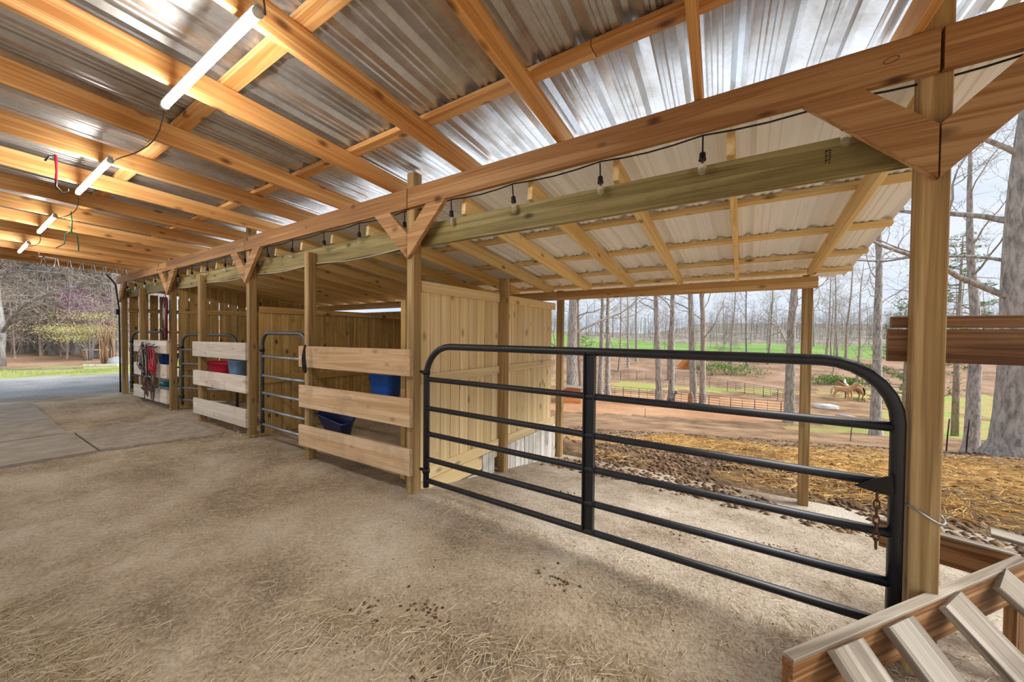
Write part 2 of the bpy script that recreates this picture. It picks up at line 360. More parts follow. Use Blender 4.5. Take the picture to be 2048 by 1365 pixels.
fl = grid('floor', span(-12.2, -5, .09) + span(-5, 3.5, .035)[1:], span(-5, -.4, .12) + span(-.4, 5.2, .035)[1:], ground_z, lambda x, y: 0, ['dirt_floor'])
def pale(x, y):
    """pale limed dirt beyond the gate line and round the pallet, tan dirt in the aisle"""
    j = .16 * n2(x, y, 1.8, 6) + .10 * n2(x, y, 6, 3)
    a = smooth01(y + j, 1.75, 2.3) * smooth01(x, -2.75, -2.35); b = smooth01(y + .35 * x + 2 * j, 1.0, 1.7) * smooth01(x, -.6, .4); return max(a, b)
at = fl.data.attributes.new('pale', 'FLOAT', 'POINT'); at.data.foreach_set('value', [pale(v.co.x, v.co.y) for v in fl.data.vertices])
t = MAT['dirt_floor'].node_tree; bs = [n for n in t.nodes if n.type == 'BSDF_PRINCIPLED'][0]; src = bs.inputs['Base Color'].links[0].from_socket; fac = src.node.inputs[0].links[0].from_socket
pc = ramp(t, [(.3, lin(132, 116, 98)), (.5, lin(178, 164, 146)), (.7, lin(204, 194, 180))], fac); an = nd(t, 'ShaderNodeAttribute', attribute_name='pale'); mx = nd(t, 'ShaderNodeMixRGB')
t.links.new(an.outputs['Fac'], mx.inputs[0]); t.links.new(src, mx.inputs[1]); t.links.new(pc, mx.inputs[2]); t.links.new(mx.outputs[0], bs.inputs['Base Color'])
props(fl, 'packed brown dirt floor of the barn aisle and shed', None, None, 'structure')
GM = ['paddock', 'straw_soil', 'manure', 'leaf_litter', 'ring_sand', 'field_grass', 'lawn_grass', 'mixed_grass', 'gravel', 'far_wood']
def ground_mat(x, y):
    j = n2(x, y, .35, 2); t = .94 * y - .34 * x
    if x < -12.1 and y < 16:
        if x > -18.2 + 1.2 * j + .12 * (y - 2): return 8
        if x > -22.6 + .5 * j: return 6
        if x > -24.2: return 3
        return 3
    if t > 150 + 8 * j: return 9
    if t > 86 + 3 * j: return 5
    if t > 54 + 4 * j: return 3
    if t > 50 + 2 * j: return 7
    if t > 31.5 and x < 4 + 2 * j and t < 47: return 4
    if t > 27 + 4 * j and x > 2: return 7 if n2(x, y, .12, 8) > -.05 else 0
    if t > 24: return 0
    if y < 6.9 + .8 * j and x < 2.6 + j and x > -3: return 2
    if x > -2.0 + j * 2 and y < 9.5 + 1.5 * j: return 1
    return 0
xs = sorted(set([round(v, 3) for v in span(-140, -40, 5) + span(-40, -12.2, .5) + span(-12.2, 3.5, .35) + span(3.5, 12, .4) + span(12, 60, 2) + span(60, 260, 14)]))
ys = sorted(set([round(v, 3) for v in span(-60, -5, 4) + span(-5, 5.2, .5) + span(5.2, 14, .25) + span(14, 40, .8) + span(40, 110, 2) + span(110, 460, 14)]))
def outer_z(x, y):
    z = hill(x, y)
    if y > 5.3: z += (.05 * n2(x, y, .8, 3) + .035 * n2(x, y, 2.6, 7)) * smooth01(y, 5.3, 6.2)
    return z
gr = grid('ground', xs, ys, outer_z, ground_mat, GM, lambda x, y: -12.2 < x < 3.5 and -5 < y < 5.2)
props(gr, 'open paddock, gravel drive and far field around the barn', None, None, 'structure')

# ------------------------------------------------------------------ main roof
RAF_Z0, SL, SKEW = 2.648, .03, .06      # rafter underside at the girder, rise and slant towards the near side
Y_LO, Y_HI = -2.4, 2.48
def rz(y): return RAF_Z0 + SL * (2.16 - y)
ceil_ = empty('ceiling', (-5, 0, 2.6), 'corrugated galvanised roof on amber rafters over the barn aisle', None, None, 'structure')
raf_x = [.55, -.245] + [-.245 - .797 * k for k in range(1, 15)]
raf_x += [1.35, 2.15]
for x0 in raf_x:
    pts = [(x0 + SKEW * (2.16 - y), y, rz(y) + .07) for y in (Y_LO, Y_HI)]
    beam('rafter', pts[0], pts[1], .038, .14, 'amber', ceil_)
for yc in (1.745, .915, .095, -.725, -1.545, -2.3):
    x = 2.4
    for seg in ((2.4, -.66), (-.665, -4.3), (-4.305, -7.9), (-7.905, -11.75)):
        beam('purlin', (seg[0], yc, rz(yc) + .14 + .02), (seg[1], yc, rz(yc) + .14 + .02), .089, .036, 'amber', ceil_)
def sheet_profile(wid, pitch, hmaj=.028, hmin=.008):
    P = [(0, 0)]
    n = round(wid / pitch)
    for k in range(n):
        x0 = k * pitch
        P += [(x0 + .03, hmaj), (x0 + .055, hmaj), (x0 + .082, 0)]
        for f in (.5, .76):
            xc = x0 + .082 + (pitch - .082) * (f - .25) / .75
            P += [(xc - .016, 0), (xc - .008, hmin), (xc + .008, hmin), (xc + .016, 0)]
    P.append((wid, 0)); return P
def sheet(name, x_hi, wid, pitch, ya, za, yb, zb, mat, parent, skew=0):
    k = ('sheet', wid, pitch, ya, za, yb, zb, mat, skew)
    if k not in CACHE:
        pr = sheet_profile(wid, pitch); V = []; Fc = []; n = len(pr)
        for (y, z) in ((ya, za), (yb, zb)):
            for th in (0, .0008):
                for px_, pz in pr: V.append((-px_ + skew * (ya - y), y - ya, z - za + pz + th))
        for i in range(n - 1):
            Fc += [(i, i + 1, 2 * n + i + 1, 2 * n + i), (n + i + 1, n + i, 3 * n + i, 3 * n + i + 1)]
        CACHE[k] = mkmesh('sheet', V, Fc, mat)
    return obj(name, CACHE[k], parent, Matrix.Translation((x_hi, ya, za)))
zt = lambda y: rz(y) + .14 + .04
k = 0; x = 2.55
while x > -12:
    sheet('roof_panel', x + .15 - (.002 * k % .003), .914, .2285, Y_HI, zt(Y_HI), Y_LO, zt(Y_LO), 'galv', ceil_, SKEW); x -= .912; k += 1

# ------------------------------------------------------------------ posts, girder, braces
YF = 2.142; PF = 2.18; PB = 2.269
main_posts = [(.62, 'nearest gate post, large in front with a pallet at its foot'), (-2.452, 'post between the big black gate and the first stall'),
              (-5.545, 'post on the right of the pink feed pan stall boards'), (-8.615, 'post hung with lead ropes beside the halter boards'), (-11.83, 'far corner post with a black cable down its side')]
for i, (x, txt) in enumerate(main_posts):
    p = empty('support_post', (x, 2.22, 0), 'square wooden ' + txt, 'post', 'main barn posts')
    beam('shaft', (x, (PF + PB) / 2, ground_z(x, 2.22) - .03), (x, (PF + PB) / 2, 2.79), .089, .089, 'post', p, up=(0, 1, 0))
    for s in (-1, 1):
        if i == 4 and s < 0: continue
        hw, wd = .43, .205
        prism('knee_brace', [(x + s * .003, 2.055), (x + s * .003, 2.265), (x + s * (hw - wd), 2.476), (x + s * hw, 2.476)], YF, PF - .001, 'brace', p)
    if i in (0, 1):
        for zz in (1.05,):
            pass
joints = [1.95, .62, -2.452, -5.545, -8.615, -12.0]
gl = ['right of the near gate post', 'above the big black gate', 'above the first stall with blue buckets', 'above the stall with the pink feed pan', 'above the far stall with halters']
for i in range(5):
    g = beam('girder', (joints[i] - .006, (YF + PF) / 2, 2.562), (joints[i + 1] + .006, (YF + PF) / 2, 2.562), .037, .168, 'girder')
    props(g, 'brown girder board nailed across the posts ' + gl[i], 'girder', 'girder boards under the main roof')
G = [o for o in bpy.data.objects if o.name == 'girder.001'][0]
tube('pencil_mark', [(.473 + .022 * math.cos(a) * (1.15 if math.cos(a) > 0 else 1), 2.1405, 2.568 + .012 * math.sin(a) + .004 * math.cos(a)) for a in [2 * math.pi * k / 20 for k in range(21)]], .0009, 'iron', G, 4)
ZL = [(2.36, 2.37), (2.385, 2.37), (2.375, 2.37), (2.37, 2.37), (2.365, 2.365)]
lx = [.70, -2.45, -5.545, -8.615, -11.9]
gt = ['behind the string bulbs over the big gate', 'over the first stall and its tall post', 'over the feed pan stall', 'over the far halter stall']
for i in range(4):
    za, zb = (2.348, 2.362) if i == 0 else (2.362, 2.355)
    g = beam('ledger_board', (lx[i] - .004, 2.292, za - .092), (lx[i + 1] + .004, 2.292, zb - .092), .04, .184, 'treated')
    props(g, 'greenish treated ledger board ' + gt[i], 'ledger', 'treated ledger boards')
LB = [o for o in bpy.data.objects if o.name == 'ledger_board'][0]
random.seed(15)
for c in range(2):
    for k in range(6):
        zc = 2.296 - .011 * k; xc = .291 + .013 * c
        beam('ink_stamp', (xc - .0045, 2.2713, zc), (xc + .0045 * U(.2, 1), 2.2713, zc), .0006, .005 if k % 2 else .007, 'iron', LB)
# shorter stall posts
for x, zt_, txt in ((-4.11, 2.30, 'tall stall post on the left of the first stall boards'), (-7.25, 2.30, 'stall post left of the pink feed pan'), (-10.44, 2.28, 'thin stall post left of the halters')):
    o = beam('stall_post', (x, (PF + PB) / 2, -.02), (x, (PF + PB) / 2, zt_), .089, .089, 'post', None, up=(0, 1, 0)); props(o, 'square wooden ' + txt, 'post', 'short stall posts')

# ------------------------------------------------------------------ lean-to roof
LZ0, LS = 2.372, .119          # rafter underside at Y=2.3 and fall per metre
def lz(y): return LZ0 - LS * (y - 2.3)
lc = empty('lean_to_ceiling', (-5, 3.8, 2.2), 'white corrugated lean-to roof on yellow pine rafters over the stalls', None, None, 'structure')
lr = [-.10 - .613 * k for k in range(0, 20)] + [.51]
for x in lr:
    beam('rafter', (x + (.11 if x > .4 else 0), 2.275, lz(2.275) + .07), (x + (.03 if x > .4 else -.03), 5.15, lz(5.15) + .07), .038, .14, 'lean', lc)
for yc in (3.26, 4.06, 4.76, 5.36):
    for a, b in ((.93, -2.0), (-2.005, -5.6), (-5.605, -9.2), (-9.205, -12.0)):
        beam('purlin', (a, yc, lz(yc) + .16), (b, yc, lz(yc) + .16), .07, .036, 'lean', lc, up=(0, LS, 1))
x = .93
while x > -12:
    sheet('roof_panel', x, .914, .2285, 2.30, lz(2.30) + .182, 5.78, lz(5.78) + .182, 'white_sheet', lc); x -= .912
for (a, b, txt) in ((.60, -2.42, 'over the open paddock side'), (-2.425, -7.0, 'behind the first stall'), (-7.005, -12.0, 'behind the far stalls')):
    e = beam('eave_board', (a, 5.0, 1.998), (b, 5.0, 1.998), .038, .128, 'eave'); props(e, 'long brown eave board carrying the lean-to rafters ' + txt, 'eave board', 'eave boards')
for x, txt in ((.52, 'slim wooden lean-to post standing out in the open paddock side'), (-2.40, 'wooden lean-to post at the far end of the pine wall'), (-5.5, 'wooden lean-to post behind the first stall'), (-8.57, 'wooden lean-to post behind the feed pan stall')):
    zg = ground_z(x, 5.06) - .05
    o = beam('lean_to_post', (x, 5.066, zg), (x, 5.066, 2.02 + (.06 if x > -3 else 0)), .089, .089, 'post', None, up=(0, 1, 0)); props(o, txt, 'post', 'lean-to posts')

# ------------------------------------------------------------------ divider walls
def board_wall(name, label, x, y0, y1, z0, z1f, bw, mat, th=.02, gap=.006, rails=(), side=1, skipr=()):
    w = empty(name, (x, (y0 + y1) / 2, 0), label, None, None, 'structure')
    y = y0
    while y + bw <= y1 + .01:
        z1 = z1f(y); beam('board', (x, y + bw / 2, z0 + U(0, .01)), (x, y + bw / 2, z1), bw - gap, th, mat, w, up=(1, 0, 0), ch=.003); y += bw
    for (za, zb, ya, yb, m) in rails:
        beam('rail', (x + side * (th / 2 + .0125), ya, (za + zb) / 2), (x + side * (th / 2 + .0125), yb, (za + zb) / 2), .022, zb - za, m, w)
    return w
w1 = board_wall('wall_divider', 'yellow pine board wall between the first stall and the open lean-to', -2.462, 2.285, 4.99, -.02, lambda y: 1.80, .1365, 'pine', gap=.006,
    rails=[(1.785, 1.885, 2.29, 3.50, 'pine'), (1.785, 1.885, 3.605, 4.95, 'pine'), (.965, 1.05, 2.29, 3.50, 'pine'), (.965, 1.05, 3.605, 4.95, 'pine'), (.09, .2, 2.29, 3.50, 'pine'), (.09, .2, 3.605, 4.95, 'pine'), (-.06, .085, 2.29, 3.18, 'pine')])
beam('wall_post', (-2.405, 3.552, -.33), (-2.405, 3.552, 2.06), .089, .089, 'post', w1, up=(0, 1, 0))
y = 3.2
while y < 4.95:
    if not 3.44 < y + .055 < 3.66: beam('skirt_board', (-2.44 + U(-.004, .004), y + .055, -.55), (-2.44, y + .055, .083), .104, .018, 'whitewash', w1, up=(1, 0, 0))
    y += .112
beam('skirt_panel', (-2.446, 2.3, -.16), (-2.446, 3.17, -.19), .014, .19, 'whitewash', w1)
board_wall('wall_stall', 'knotty board partition behind the open steel gate of the first stall', -5.50, 2.29, 4.96, 0.02, lambda y: 1.69, .14, 'stall',
    rails=[(1.68, 1.76, 2.29, 4.96, 'stall'), (.72, .83, 2.29, 4.96, 'stall')])
board_wall('wall_partition', 'board partition between the feed pan stall and halter stall', -8.57, 2.29, 4.96, 0.02, lambda y: 2.30 - .119 * (y - 2.3), .15, 'stall', gap=.014,
    rails=[(1.74, 1.825, 2.29, 4.96, 'stall'), (.72, .83, 2.29, 4.96, 'stall')])
board_wall('wall_end', 'gappy board wall closing the far end of the stalls', -11.82, 2.29, 4.96, 0.02, lambda y: 2.30 - .119 * (y - 2.3), .17, 'stall', gap=.028,
    rails=[(1.84, 1.93, 2.29, 4.96, 'stall'), (.95, 1.04, 2.29, 4.96, 'stall')])
wb = empty('wall_back', (-7, 5.03, 0), 'low board wall along the back of the stalls', None, None, 'structure')
x = -11.8
while x < -2.6:
    beam('board', (x + .07, 5.0, -.02), (x + .07, 5.0, 1.86), .136, .02, 'stall', wb, up=(0, 1, 0)); x += .14

# ------------------------------------------------------------------ stall front boards
def stall_front(xa, xb, rows, mat, label, stud=None):
    e = empty('stall_barrier', ((xa + xb) / 2, YF + .02, 0), label, 'stall boards', 'stall front boards')
    for (za0, za1, zb0, zb1) in rows:
        beam('board', (xa + U(-.02, .02), YF + .019, (za0 + za1) / 2), (xb, YF + .019, (zb0 + zb1) / 2), .036, (za1 - za0 + zb1 - zb0) / 2, mat, e)
    if stud: beam('stud', (stud, 2.30, .08), (stud, 2.30, 1.72), .06, .04, 'stall', e, up=(0, 1, 0))
    return e
stall_front(-4.21, -2.412, [(1.035, 1.268, 1.05, 1.28), (.585, .84, .62, .852), (.165, .385, .19, .428)], 'fence_board', 'three wide pine boards across the front of the first stall', -2.66)
stall_front(-7.40, -5.53, [(1.03, 1.262, 1.045, 1.275), (.585, .81, .605, .838), (.135, .37, .158, .396)], 'pale_board', 'three pale dirty boards below the pink feed pan stall opening')
stall_front(-10.72, -8.65, [(1.0, 1.235, 1.015, 1.25), (.53, .778, .572, .822), (.078, .325, .125, .36)], 'pale_board', 'three pale boards behind the bundle of hanging halters')

# ------------------------------------------------------------------ gates
def arc_frame(x0, x1, z0, z1, r, n=7):
    P = [(x0, z0), (x0, z1 - r)]
    for k in range(1, n + 1):
        a = math.pi - math.pi / 2 * k / n; P.append((x0 + r + r * math.cos(a), z1 - r + r * math.sin(a)))
    P.append((x1 - r, z1))
    for k in range(1, n + 1):
        a = math.pi / 2 - math.pi / 2 * k / n; P.append((x1 - r + r * math.cos(a), z1 - r + r * math.sin(a)))
    P.append((x1, z0)); return P
def gate(label, hinge, ang, length, z0, z1, r, bars, frame_r, bar_r, fm, bm_, chan=None, chanw=.065, group=None):
    h = Vector(hinge); ax = Vector((math.cos(ang), math.sin(ang), 0)); nrm = Vector((-math.sin(ang), math.cos(ang), 0))
    g = empty('metal_gate', (h.x, h.y, 0), label, 'gate', group)
    P = lambda a, z: h + ax * a + Vector((0, 0, z))
    tube('frame', [P(a, z) for a, z in arc_frame(0, length, z0, z1, r)], frame_r, fm, g, 12)
    for z in bars: tube('crossbar', [P(frame_r * .5, z), P(length / 2, z - .004), P(length - frame_r * .5, z)], bar_r, bm_, g, 10)
    if chan:
        q = lambda a, o_, z: P(a, z) + nrm * o_
        g2 = beam('upright', P(chan, min(bars) + .0) , P(chan, z1), chanw, .02, fm, g, up=nrm)
        for s in (-1, 1): beam('flange', P(chan + s * chanw / 2, min(bars)) - nrm * .012, P(chan + s * chanw / 2, z1) - nrm * .012, .008, .04, fm, g2, up=nrm)
    for z in (z0 + .14, z1 - .22):
        hb_ = tube('hinge', [P(-.07, z), P(-.02, z), P(.03, z)], .013, 'iron', g, 8)
        tube('hinge_band', [P(0, z - .018), P(0, z + .018)], frame_r + .006, 'iron', hb_, 12)
    return g, P, nrm
big, BP, BN = gate('long black six bar pipe gate closing the lean-to', (-2.275, 2.205, 0), 0, 2.815, .12, 1.312, .26, [1.035, .79, .575, .36, .178], .026, .021, 'black_pipe', 'black_pipe', chan=1.44)
# latch plate and chain on its right end
lat = prism('latch_plate', [(.40, .765), (.45, .80), (.52, .835), (.525, .745), (.47, .75)], 2.17, 2.178, 'iron', big)
for k in range(7):
    zc = .735 - k * .034; pts = []
    for j in range(11):
        a = 2 * math.pi * j / 10; u, v = .009 * math.cos(a), .023 * math.sin(a)
        pts.append((.472 + (u if k % 2 else 0), 2.165 + (0 if k % 2 else u), zc + v))
    tube('chain_link', pts, .0035, 'rust', big, 5)
gate('narrow grey steel gate standing open beside the first stall boards', (-5.255, 2.225, 0), 0, 1.075, .12, 1.405, .17, [1.11, .862, .64, .43, .235], .022, .018, 'steel_pipe', 'steel_light', group='narrow stall gates')
gate('narrow grey steel gate swung in behind the pink feed pan', (-8.40, 2.29, 0), math.radians(22), 1.15, .12, 1.36, .17, [1.10, .85, .63, .42, .21], .022, .018, 'steel_pipe', 'steel_light', group='narrow stall gates')
gate('dark steel gate swung in behind the hanging halters', (-11.62, 2.30, 0), math.radians(20), 1.5, .13, 1.40, .2, [1.12, .86, .64, .42, .22], .024, .018, 'steel_pipe', 'steel_pipe', group='narrow stall gates')
# chain lock around near post
pts = []
for k in range(25):
    a = 2 * math.pi * k / 24; pts.append((.62 + .066 * math.cos(a), 2.2245 + .066 * math.sin(a), .69 + .012 * math.sin(a * 2) - .02 * math.cos(a)))
o = tube('wire_loop', pts, .0045, 'steel_light', None, 6); props(o, 'loop of grey wire wrapped round the nearest gate post', 'wire')

# ------------------------------------------------------------------ fence boards right of near post
fe = empty('paddock_fence', (1.2, 2.29, 0), 'two dark brown fence boards nailed behind the nearest gate post', 'fence')
beam('board', (.53, 2.295, 1.487), (2.6, 2.295, 1.483), .03, .05, 'oak_rough', fe)
beam('board', (.52, 2.295, 1.384), (2.6, 2.295, 1.380), .03, .142, 'oak_rough', fe)
beam('fence_post', (2.55, 2.36, -.1), (2.55, 2.36, 1.6), .089, .089, 'post', fe, up=(0, 1, 0))

# ------------------------------------------------------------------ pallet
pl = empty('wooden_pallet', (.6, 2.0, 0), 'weathered slatted wooden pallet propped at the foot of the nearest post', 'pallet')
A = Vector((.125, 1.50, 0)); B = Vector((1.11, 2.775, 0)); D = (B - A).normalized(); Nn = Vector((D.y, -D.x, 0))
beam('stringer', A + Vector((0, 0, .27)), B + Vector((0, 0, .285)), .034, .17, 'pallet_side', pl)
beam('stringer_cap', A + Vector((0, 0, .36)), B + Vector((0, 0, .375)), .038, .012, 'weathered', pl)
sd = (Nn * .62 - Vector((0, 0, 1)) * .62 - D * .0).normalized(); sn_ = D.cross(sd)
if sn_.z < 0: sn_ = -sn_
for a in (.24, .545, .90, 1.30):
    s0 = A + D * a + Nn * .03 + Vector((0, 0, .362)); beam('slat', s0, s0 + (sd + D * max(0, a - .5) * .35).normalized() * .46, .165, .03, 'weathered', pl, up=sn_)
c2 = Vector((.66, 2.97, 0)); 
beam('stringer', Vector((1.12, 2.86, .275)), c2 + Vector((0, 0, .275)), .04, .15, 'pallet_side', pl)
beam('stringer_cap', Vector((1.12, 2.86, .356)), c2 + Vector((0, 0, .356)), .048, .012, 'weathered', pl)
beam('slat', (1.10, 3.02, .385), (1.75, 2.80, .36), .12, .02, 'weathered', pl)
for q in (A, B): 
    beam('block', q + Nn * .0 + D * (.06 if q is A else -.06) + Vector((0, 0, ground_z(q.x, q.y) - .01)), q + D * (.06 if q is A else -.06) + Vector((0, 0, .184)), .09, .04, 'pallet_side', pl, up=(Nn.x, Nn.y, 0))

# ------------------------------------------------------------------ LED tubes
leds = [(-1.57, -2.67), (-3.83, -5.0), (-6.2, -7.42), (-8.42, -9.56)]
ltx = ['largest and nearest of the hanging white tubes', 'second tube from the front', 'third tube from the front', 'farthest and smallest of the hanging tubes']
for (xa, xb), txt in zip(leds, ltx):
    e = empty('led_tube', ((xa + xb) / 2, .66, 2.64), 'lit white tube lamp under the rafters, ' + txt, 'lamp', 'tube lamps under the rafters')
    y, z = .66, 2.628
    tube('diffuser', [(xa - .02, y, z), (xb + .02, y, z)], .016, 'led', e, 12)
    hs_ = beam('housing', (xa, y, z + .022), (xb, y, z + .022), .028, .012, 'white_plastic', e)
    for q, s in ((xa, -1), (xb, 1)): tube('end_cap', [(q, y, z), (q + s * .022, y, z)], .019, 'white_plastic', hs_, 12)
for i in range(4):
    xa, xb = (-1.2, leds[0][0]) if i == 0 else (leds[i - 1][1], leds[i][0]); pts = []
    for k in range(13):
        f = k / 12; pts.append((xa + (xb - xa) * f, .66 + .03 * math.sin(f * 7), 2.628 - .11 * math.sin(math.pi * f) if i else 2.72 - .092 * f - .02 * math.sin(math.pi * f)))
    o = tube('lamp_cord', pts, .0035, 'wire_tan', None, 6); props(o, ['thin cord running up out of the frame from the nearest tube lamp', 'thin cord sagging between the first and second tube lamps', 'thin cord between the second and third tube lamps', 'thin cord between the third and farthest tube lamps'][i], 'cord', 'lamp cords')

# ------------------------------------------------------------------ string lights
bulbs = [.353, -.229, -.796, -1.438, -2.033, -2.588, -3.244, -3.856, -4.535, -5.112, -5.75, -6.417, -7.072, -7.729, -8.372, -9.0, -9.626, -10.31, -10.953, -11.621]
sg = empty('string_lights', (-5, 2.21, 2.46), 'black cable with clear hanging bulbs strung under the girder', 'string lights')
pts = []
xx = 1.9
allx = [1.9, .9] + bulbs
for a, b in zip(allx, allx[1:]):
    for k in range(4):
        f = k / 4; pts.append((a + (b - a) * f, 2.235, 2.500 - .018 * math.sin(math.pi * f)))
pts.append((bulbs[-1], 2.235, 2.5)); 
tube('cable', pts, .005, 'black_plastic', sg, 6)
sock = [(.004, .132), (.0045, .045), (.012, .044), (.0165, .036), (.0165, .012), (.019, .008), (.019, 0), (.013, -.004)]
glob = [(.012, -.002), (.013, -.012), (.019, -.03), (.0225, -.048), (.021, -.062), (.014, -.074), (.0, -.079)]
for x in bulbs:
    tilt = Vector((U(-.1, .1), U(-.12, .12), 0)); z = 2.365
    from mathutils import Euler
    r_ = Euler((tilt.x, tilt.y, 0)).to_quaternion()
    k = 'sock'
    if k not in CACHE:
        so_ = lathe('socket', sock, 'black_plastic', sg, (x, 2.235, z), 10, rot=r_); CACHE[k] = so_.data
        gb = lathe('glass_bulb', glob, 'bulb_glass', so_, (x, 2.235, z), 12, rot=r_); CACHE['glob'] = gb.data
        fi = tube('filament', [(x - .006, 2.235, z - .03), (x, 2.235, z - .05), (x + .006, 2.235, z - .03)], .0012, 'rust', so_, 4); CACHE['fil'] = fi.data
    else:
        mw = Matrix.Translation((x, 2.235, z)) @ r_.to_matrix().to_4x4()
        so_ = obj('socket', CACHE['sock'], sg, mw); obj('glass_bulb', CACHE['glob'], so_, mw); obj('filament', CACHE['fil'], so_, Matrix.Translation((x, 2.235, z - .036)))

# ------------------------------------------------------------------ buckets
def bucket(name, label, x, y, z, r, h, mat, taper=.78, sx=1, sy=1, rot=None, handle=True, band=None, group='feed tubs and buckets'):
    e = empty(name, (x, y, z), label, 'bucket', group)
    q = Euler(rot).to_quaternion() if rot else None
    bd_ = lathe('body', [(r * taper * .98, .0), (r * taper, .004), (r, h - .014), (r + .012, h - .014), (r + .012, h), (r - .006, h), (r * taper - .006, .012), (0, .01)], mat, e, (x, y, z), 24, sx, sy, q, True)
    if band: lathe('label_band', [(r * (taper + (1 - taper) * .3) + .002, h * .3), (r * (taper + (1 - taper) * .75) + .002, h * .75)], band, e, (x, y, z), 24, sx, sy, q, True)
    if handle:
        pts = [Vector((r * sx * math.cos(a), -.02, h + r * .35 * math.sin(a))) for a in [math.pi * k / 12 for k in range(13)]]
        if q: pts = [q @ p for p in pts]
        tube('handle', [p + Vector((x, y, z)) for p in pts], .003, 'chrome', bd_, 6)
    return e
bucket('flat_back_bucket', 'bright blue flat-back bucket hung inside the first stall boards on the right', -2.99, 2.345, .775, .165, .25, 'blue_plastic', .82)
bucket('feed_tub', 'dark blue feed tub tipped outward above the lowest first stall board', -3.80, 2.36, .30, .24, .22, 'dark_blue_plastic', .66, 1.1, .7, (.25, .12, 0), False)
bucket('feed_pan', 'pink-red shallow feed pan showing between the pale stall boards', -7.0, 2.37, .76, .40, .18, 'red_plastic', .62, 1.15, .45, None, False)
bucket('water_bucket', 'pale blue scuffed bucket beside the pink feed pan', -6.25, 2.33, .78, .17, .23, 'pale_blue_plastic', .84)
bucket('small_bucket', 'dark blue bucket behind the hanging halters', -9.38, 2.32, .77, .18, .22, 'blue_plastic', .85)
bucket('supply_tub', 'white and teal tub low behind the hanging halters', -9.36, 2.32, .30, .18, .23, 'white_plastic', .85, band='teal_plastic', handle=False)

# ------------------------------------------------------------------ straps and ropes
def hang(name, label, group, x, z0, length, rad, mat, wob=.03, loop=.06, y=2.118, cat='halter', sides=6, hook=True, n=22, flat=1.0, seed=0):
    random.seed(seed + int(abs(x) * 1000)); pts = []
    ph = U(0, 6); yy = y - U(0, .05)
    for k in range(n):
        f = k / (n - 1); a = 2 * math.pi * f
        pts.append((x + loop * math.sin(a) * (.5 + .5 * math.sin(math.pi * f)) + wob * math.sin(ph + 9 * f), yy - .012 * math.sin(ph + 11 * f) - .01, z0 - length * (.5 - .5 * math.cos(a)) + .012 * math.sin(7 * f + ph)))
    e = empty(name, (x, yy, z0), label, cat, group)
    tube('strap', pts, rad, mat, e, sides, flat)
    tube('ring', [(x + .018 * math.cos(2 * math.pi * k / 10), yy - .018, z0 - length * .6 + .018 * math.sin(2 * math.pi * k / 10)) for k in range(11)], .003, 'chrome', e, 5)
    if length > .4:
        tube('noseband', [(x + .05 * math.cos(2 * math.pi * k / 14), yy - .03 - .02 * math.sin(2 * math.pi * k / 14), z0 - length * .8 + .03 * math.sin(2 * math.pi * k / 14)) for k in range(15)], rad * .9, mat, e, 5)
    if hook: tube('hook', [(x, 2.135, z0 + .05), (x, 2.12, z0 + .06), (x, yy - .01, z0 + .02), (x, yy - .01, z0 - .005), (x, yy - .03, z0 + .01)], .004, 'iron', e, 5)
    return e
hang('red_halter', 'bright red webbing halter hanging among the dark ones', None, -9.22, 1.11, .40, .020, 'red_web', .05, .10, 2.10, flat=.5, seed=1)
hang('red_lead', 'thick red webbing strap hanging at the right of the halters', None, -9.04, 1.09, .45, .024, 'red_web', .02, .05, 2.09, 'strap', flat=.4, seed=2)
for i, x in enumerate((-9.72, -9.6, -9.46, -9.30)):
    hang('black_halter', 'black webbing halter in the bundle on the far stall boards, ' + ORD[i] + ' from the left', 'black halters on the far stall boards', x, 1.16 - .02 * i, .5 + .07 * i, .015, 'black_web', .07, .11, 2.11, flat=.5, seed=10 + i)
for i, x in enumerate((-9.58, -9.52, -9.45, -9.38, -9.31, -9.25, -9.18, -9.11, -9.05)):
    hang('leather_bridle', 'brown leather bridle hanging nearly to the floor, ' + ORD[i] + ' from the left', 'leather bridles on the far stall boards', x, 1.08, .82 + .05 * (i % 3), .011, 'brown_leather', .06, .10, 2.09, 'bridle', flat=.5, seed=20 + i)
for i, x in enumerate((-9.68, -9.50, -9.24)):
    hang('grey_halter', 'grey rope halter looped in the bundle on far boards, ' + ORD[i] + ' from the left', 'grey rope halters on the far stall boards', x, 1.12, .45 + .12 * i, .009, 'grey_rope', .08, .15, 2.085, seed=30 + i)
hang('white_strap', 'pale lilac strap hanging at the left of the halter bundle', None, -9.84, 1.22, .48, .016, 'grey_rope', .02, .03, 2.115, 'strap', flat=.4, hook=False, seed=40)
random.seed(77)
for i, (x, m_, nm, lb) in enumerate(((-8.66, 'black_web', 'black_lead_rope', 'thick black lead rope looped from the post beside the halters'), (-8.60, 'grey_rope', 'white_lead_rope', 'pale lead rope hanging between the black and maroon ones'), (-8.55, 'maroon_rope', 'maroon_lead_rope', 'maroon lead rope hanging on the post beside the halters'))):
    hang(nm, lb, None, x, 2.0, .72, .020, m_, .012, .03, 2.165, 'rope', seed=50 + i, hook=True)
o = beam('hook_rail', (-9.75, 2.13, 1.14), (-9.0, 2.13, 1.15), .02, .03, 'white_plastic'); props(o, 'thin white hook rail behind the halters', 'hook rail')
hang('tie_rope', 'dark tie rope draped over the top first stall board', None, -3.97, 1.285, .30, .011, 'black_web', .01, .015, 2.12, 'rope', hook=False, seed=60)
